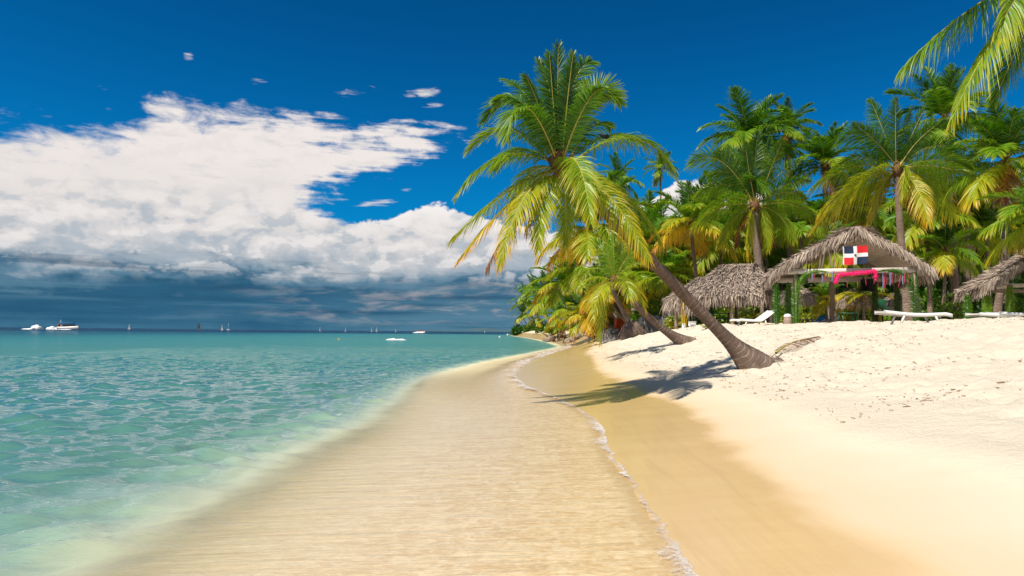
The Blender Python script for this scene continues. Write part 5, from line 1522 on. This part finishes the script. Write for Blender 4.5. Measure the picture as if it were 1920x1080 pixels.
mound('root_mound', 1228, 44, 3.2, 2.0, .85, 'grey', 'grey mound of matted palm roots under the pale trunk, right of the root balls', 'root mound', 5, 90)
mound('root_mound', 1186, 43, 1.5, 1.2, .95, 'root', 'brown root ball standing in the middle of the root mounds', 'root mound', 8, 120)
mound('root_mound', 1150, 45, 2.1, 1.3, .70, 'grey', 'dark fallen root mound left of the brown root ball', 'root mound', 12, 60)
mound('boulder', 1251, 43, 1.0, .9, .95, 'grey', 'grey rounded boulder left of the left hut', 'boulder', 15, 0, .2)
def log(px0, px1, Y, r_, label, seed, py=624, h=.15):
    rng = np.random.RandomState(seed)
    a_, b_ = at(px0, py, Y), at(px1, py, Y + 1.5)
    a_ = np.array((a_.x, a_.y, G(a_.x, a_.y) + h)); b_ = np.array((b_.x, b_.y, G(b_.x, b_.y) + h))
    mb = MB(); ts = np.linspace(0, 1, 12); P_ = (b_ - a_) * ts[:, None] + rng.normal(0, r_ * .5, (12, 3))
    mb.tube(P_, r_ * (1 - .5 * ts) * rng.uniform(.8, 1.2, 12), 9)
    for q in range(5):
        s_ = P_[rng.randint(3, 11)]; e_ = s_ + np.array((rng.normal(0, .5), rng.normal(0, .4), rng.uniform(.2, 1.0))) * r_ * 5
        mb.tube([s_, (s_ + e_) / 2 + rng.normal(0, .05, 3), e_], [r_ * .35, r_ * .22, r_ * .06], 5)
    tag(mb.build('driftwood', M['drift'], None, tuple(a_), smooth=True), label, 'driftwood')
log(1022, 1062, 112, .55, 'thick grey driftwood trunk lying on the far beach', 3, h=.4)
log(1062, 1090, 92, .35, 'thinner driftwood trunk lying right of the thick one on the far beach', 4, h=.3)
rng = np.random.RandomState(14)
for k_, (px, Y, h_) in enumerate(((1018, 118, .95), (1044, 104, .7), (1056, 96, .75), (1062, 92, .6), (1076, 88, .85), (1104, 70, .8))):
    p = at(px, 630, Y); z = G(p.x, p.y)
    mb = MB(); mb.tube([(0, 0, -.3), (.03, 0, h_ * .5), (rng.normal(0, .08), 0, h_)], [.13, .12, .09], 7)
    tag(mb.build('stake', M['drift'], None, (p.x, p.y, z)), 'short weathered stake standing in the sand of the far beach', 'stake', 'stakes on the far beach')

# sprouting coconut in front of the left hut
p = at(1327, 612, 31.0); z = G(p.x, p.y); root = empty('palm_seedling', (p.x, p.y, z), 'small yellow sprouting coconut palm in the sand before the left hut', 'palm seedling')
for k_, (a, e, L_) in enumerate(((2.9, 70, .75), (.4, 72, .7), (1.6, 84, .8), (3.6, 42, .5), (5.6, 50, .45))):
    rng = np.random.RandomState(400 + k_)
    C_ = [np.array((math.cos(a) * q[0] - math.sin(a) * q[1], math.sin(a) * q[0] + math.cos(a) * q[1], q[2])) for q in local_curve(e, 35, L_)]
    link('frond', frond_mesh('frond', C_, (-math.sin(a), math.cos(a), 0), 16, .22, .02, .2, .46, rng, lift=.1, vage=.2, rach=.012, start=.3), root)
MB().tube([(0, 0, -.05), (0, 0, .05), (0, 0, .14)], [.10, .12, .04], 9).build('husk', M['sheath'], root, smooth=True)

# frond added behind the big palm's foot for shadow; litter on trampled sand
p = at(1455, 668, 17.6); z = G(p.x, p.y)
ff = link('shadow_frond', None) if False else None
rng = np.random.RandomState(31)
pe = at(1535, 640, 20.0); ze = G(pe.x, pe.y); pm = (p + pe) / 2; zm = G(pm.x, pm.y)
P_ = [(0, 0, .10), (pm.x - p.x - .2, pm.y - p.y, zm - z + .22), (pm.x - p.x + .3, pm.y - p.y + .3, zm - z + .2), (pe.x - p.x, pe.y - p.y, ze - z + .06)]
ff = link('shadow_frond', frond_mesh('shadow_frond', P_, (.7, -.7, 0), 50, .50, .013, .25, .97, rng, lift=.15, vage=.03, rach=.02, start=.08, tatter=.3), None, (p.x, p.y, z))
tag(ff, 'dry brown palm frond added for the shadow on the sand behind the foot of the large palm', 'palm frond')
mb = MB()
for q in range(26):
    a = rng.uniform(-1.0, 1.3); r0_ = .3; L_ = rng.uniform(.06, .28)
    s_ = np.array((math.cos(a) * r0_, math.sin(a) * r0_, .12)); e_ = s_ + np.array((math.cos(a) * L_, math.sin(a) * L_, 0))
    we = (hero_base.x + e_[0] + .1, hero_base.y + e_[1]); e_[2] = G(*we) - hero_base.z + .01
    m_ = (s_ + e_) / 2 + np.array((0, 0, rng.uniform(.02, .12)))
    mb.tube(np.array([s_, m_, e_]) + np.array((.1, 0, 0)), [.010, .007, .003], 4, False)
mb.build('root', M['root'], hero)

rng = np.random.RandomState(55)
n = 3400
Yd = np.exp(rng.uniform(math.log(9.5), math.log(34), n)); Xd = shore_x(Yd) + rng.uniform(3.2, 15, n)
ok = (vnoise(Xd * .6, Yd * .6) > -.08) & (Xd < Yd * .8) & (Xd > 2)
Xd, Yd = Xd[ok], Yd[ok]; n = len(Xd)
Zd = ground(Xd, Yd)[0]
ang = rng.uniform(0, 6.28, n); L_ = rng.gamma(1.3, .011, n)[:, None] + .009; W2 = L_ * rng.uniform(.10, .45, n)[:, None]
d = np.stack([np.cos(ang), np.sin(ang), rng.normal(0, .12, n)], -1); s_ = np.stack([-np.sin(ang), np.cos(ang), rng.normal(0, .3, n)], -1)
c_ = np.stack([Xd, Yd, Zd + .012], -1)
u_ = np.array((0, 0, .010))
Vd = np.stack([c_ - d * L_ - s_ * W2, c_ - d * L_ + s_ * W2, c_ + d * L_ + s_ * W2 * .4, c_ + d * L_ - s_ * W2 * .4, c_ - d * L_ + u_, c_ + d * L_ + u_], 1).reshape(-1, 3)
b = np.arange(n)[:, None] * 6
Qd = np.concatenate([b + np.array([0, 3, 5, 4]), b + np.array([1, 4, 5, 2]), b + np.array([0, 1, 2, 3])])
M['litter'] = simple('litter', (0.33, 0.205, 0.105), 0.9, 0.6, 2.5)
tag(link('litter', mesh_np('litter', Vd, Qd, None, (M['litter'],))), kind='stuff')

# ------------------------------------------------------------------ boats and spray
def hull_mb(L, Bm, H_, draft=.25, sheer=.35):
    mb = MB(); xs_ = np.linspace(-L / 2, L / 2, 14); f = (xs_ + L / 2) / L
    wv = Bm / 2 * np.where(f < .55, .88 + .12 * f / .55, np.sqrt(np.clip(1 - ((f - .55) / .46) ** 2, 0.0004, 1)))
    top = H_ * (1 + sheer * f ** 2)
    sec = []
    for x, w_, t_ in zip(xs_, wv, top):
        sec.append([(x, -w_, t_), (x, -w_ * .86, t_ * .3), (x, -w_ * .4, -draft), (x, w_ * .4, -draft), (x, w_ * .86, t_ * .3), (x, w_, t_)])
    V = np.array(sec).reshape(-1, 3); n = len(xs_)
    i_, j_ = np.meshgrid(np.arange(n - 1), np.arange(6), indexing='ij')
    Q = np.stack([i_ * 6 + j_, i_ * 6 + (j_ + 1) % 6, (i_ + 1) * 6 + (j_ + 1) % 6, (i_ + 1) * 6 + j_], -1).reshape(-1, 4)
    mb.add(V, np.concatenate([Q, [(0, 1, 4, 5), (1, 2, 3, 4)]]))
    return mb
def sea_pt(px, Y):
    p = at(px, 616, Y); return (p.x, p.y, 0.0)
# motor launch with blue canopy
root = empty('motor_launch', sea_pt(128, 520), 'white motor launch with a blue canopy throwing up spray on the left horizon', 'boat')
root.scale = (1.25, 1.25, 1.45)
hull_mb(12.5, 3.4, 1.5).build('hull', M['white'], root)
mb = MB(); mb.box((-.5, 0, 3.55), (8.2, 3.0, .35), bev=.1); mb.build('canopy', M['canopy_blue'], root)
mb = MB()
for x in (-4.2, -2, .4, 2.9):
    for y in (-1.4, 1.4): mb.bar((x, y, 1.3), (x, y, 3.4), .12, .12)
mb.build('canopy_frame', M['hull_dark'], root)
mb = MB(); mb.box((.2, 0, 2.2), (6.0, 2.2, 1.4), bev=.2); mb.build('cabin', M['hull_dark'], root)
mb = MB(); mb.box((-3.9, -.6, 2.0), (.7, .5, 1.4), bev=.15); mb.build('fender', M['yellow'], root)
mb = MB(); mb.box((-5.9, 0, 2.1), (.9, 1.6, 1.6), bev=.2); mb.build('engine', M['hull_red'], root)
mb = MB(); mb.bar((-5.0, .8, 1.4), (-5.3, .8, 5.2), .09, .09); mb.bar((-4.6, -.8, 1.4), (-4.6, -.8, 4.6), .09, .09); mb.build('aerial', M['white'], root)
def spray(name, items, seed):
    rng = np.random.RandomState(seed); mb = MB()
    for px, Y, w_, h_, d_ in items:
        p = sea_pt(px, Y); nu_, nv_ = 40, 14
        TH, PH = np.meshgrid(np.arange(nu_) / nu_ * 2 * np.pi, np.linspace(-.2, np.pi / 2, nv_))
        n_ = vnoise(np.cos(TH) * 2 + px, np.sin(TH) * 2 + PH * 2) + .8 * vnoise(np.cos(TH) * 5 + px, np.sin(TH) * 5 + PH * 5) + .5 * vnoise(np.cos(TH) * 11, np.sin(TH) * 11 + PH * 12)
        r_ = 1 + .4 * n_
        V = np.stack([np.cos(TH) * np.cos(PH) * w_ / 2 * r_ + p[0], np.sin(TH) * np.cos(PH) * d_ / 2 * r_ + p[1], np.sin(PH) * h_ * r_], -1).reshape(-1, 3)
        i_, j_ = np.meshgrid(np.arange(nv_ - 1), np.arange(nu_), indexing='ij')
        mb.add(V, np.stack([i_ * nu_ + j_, i_ * nu_ + (j_ + 1) % nu_, (i_ + 1) * nu_ + (j_ + 1) % nu_, (i_ + 1) * nu_ + j_], -1).reshape(-1, 4))
    tag(mb.build(name, M['spray'], smooth=True), kind='stuff')
spray('spray', [(69, 521, 9, 2.9, 5), (62, 522, 15, .8, 5), (97, 526, 8, 2.2, 5), (106, 526, 7, 1.4, 5), (122, 515, 11, .4, 1.5)], 3)
# red and white boat
root = empty('motor_boat', sea_pt(789, 540), 'small white motor boat with a red deck and cabin near the far island', 'boat')
hull_mb(7.0, 2.3, 1.0).build('hull', M['white'], root); mb = MB(); mb.box((.4, 0, 1.5), (2.6, 1.7, 1.1), bev=.2); mb.build('cabin', M['hull_red'], root)
mb = MB(); mb.bar((-1.2, 0, 1.0), (-1.2, 0, 2.8), .1, .1); mb.box((-1.6, 0, 1.3), (.9, .8, .7), bev=.1); mb.build('rig', M['hull_dark'], root)
spray('bow_foam', [(786, 538.5, 9, .75, 3)], 8)
# a small breaking wave
mb = MB(); nx_ = 60; us_ = np.linspace(-1, 1, nx_); p = sea_pt(743, 118)
hgt = .20 * np.clip(1 - us_ ** 2, 0, 1) ** .6 * (1 + 1.2 * vnoise(us_ * 9, us_ * 0 + 2)) + .02
prof_ = [(-.9, 0.02), (-.35, .5), (0, 1.0), (.25, .55), (.7, .02)]
V = np.array([[(p[0] + u * 1.75, p[1] + q[0] + .25 * math.sin(u * 4), q[1] * h_) for q in prof_] for u, h_ in zip(us_, hgt)]).reshape(-1, 3)
i_, j_ = np.meshgrid(np.arange(nx_ - 1), np.arange(4), indexing='ij')
mb.add(V, np.stack([i_ * 5 + j_, (i_ + 1) * 5 + j_, (i_ + 1) * 5 + j_ + 1, i_ * 5 + j_ + 1], -1).reshape(-1, 4))
tag(mb.build('breaking_wave', M['spray'], smooth=True), kind='stuff')
# sailing boats along the horizon
def sailboat(px, Y, h_, label, dark=False, two=False, furled=False):
    root = empty('sailing_boat', sea_pt(px, Y), label, 'sailing boat', 'sailing boats on the horizon', rz=.3)
    L_ = h_ * .42
    hull_mb(L_, L_ * .3, h_ * .10).build('hull', M['grey_wood' if dark else 'white'], root)
    mb = MB(); mb.tube([(0, 0, 0), (0, 0, h_)], [h_ * .014, h_ * .008], 6); mb.bar((0, 0, h_ * .14), (-L_ * .42, 0, h_ * .15), h_ * .012, h_ * .012); mb.build('mast', M['grey_wood' if dark else 'white'], root)
    def sail(a, b, c):
        n = 6; m_ = MB(); a, b, c = [np.array(q, float) for q in (a, b, c)]; V = []; Q = []
        for r_ in range(n + 1):
            s_, e_ = a + (b - a) * r_ / n, c + (b - c) * r_ / n
            for q in range(4):
                v_ = s_ + (e_ - s_) * q / 3; v_[1] += L_ * .06 * math.sin(math.pi * q / 3) * (1 - r_ / n); V.append(v_)
        for r_ in range(n):
            for q in range(3): Q.append((r_ * 4 + q, r_ * 4 + q + 1, r_ * 4 + q + 5, r_ * 4 + q + 4))
        m_.add(V, Q); m_.build('sail', M['sail' if not dark else 'grey_wood'], root)
    if furled:
        mb = MB(); mb.tube([(0, 0, h_ * .17), (-L_ * .4, 0, h_ * .18)], h_ * .02, 6); mb.build('sail', M['sail'], root)
    else:
        sail((-.02, 0, h_ * .16), (-.02, 0, h_ * .97), (-L_ * .44, 0, h_ * .17))
    if two: sail((L_ * .46, 0, h_ * .10), (.04, 0, h_ * .85), (.08, 0, h_ * .13))
for a in ((242, 900, 7.5, 'white sailing boat alone on the horizon just right of the motor launch', False, True), (373, 900, 12.5, 'tallest sailing boat, dark hulled, on the left part of the horizon', True, True),
          (416, 900, 7.5, 'white sailing boat, left one of the pair right of the tall dark boat', False, True), (428, 900, 9.5, 'thin masted sailing boat, right one of the pair right of the tall dark boat', False, False, True),
          (600, 950, 6.0, 'small white sailing boat in the middle of the open horizon', False, False), (648, 950, 5.5, 'thin white sailing boat between the middle one and the close pair', False, False),
          (697, 950, 6.0, 'left boat of the close pair of white sailing boats left of the red-decked boat', False, False), (706, 950, 6.5, 'right boat of the close pair of white sailing boats left of the red-decked boat', False, True),
          (742, 950, 4.5, 'faint small sailing boat just left of the red-decked motor boat', False, False), (909, 950, 4.0, 'tiny sailing boat before the far island ridge', False, False)):
    sailboat(*a)
for px, Y, lab, mt in ((952, 330, 'white buoy nearest the far point of palms', 'white'), (937, 190, 'white buoy on the water left of the far point', 'white'), (636, 115, 'tiny yellow buoy on the open water', 'yellow')):
    root = empty('buoy', sea_pt(px, Y), lab, 'buoy'); k_ = Y / 260
    MB().tube([(0, 0, -.2 * k_), (0, 0, .1 * k_), (0, 0, .32 * k_), (0, 0, .42 * k_)], [.3 * k_, .45 * k_, .3 * k_, .08 * k_], 12).build('float', M[mt], root, smooth=True)
    MB().tube([(0, 0, .4 * k_), (0, 0, .75 * k_)], .05 * k_, 6).build('top_mark', M[mt], root)
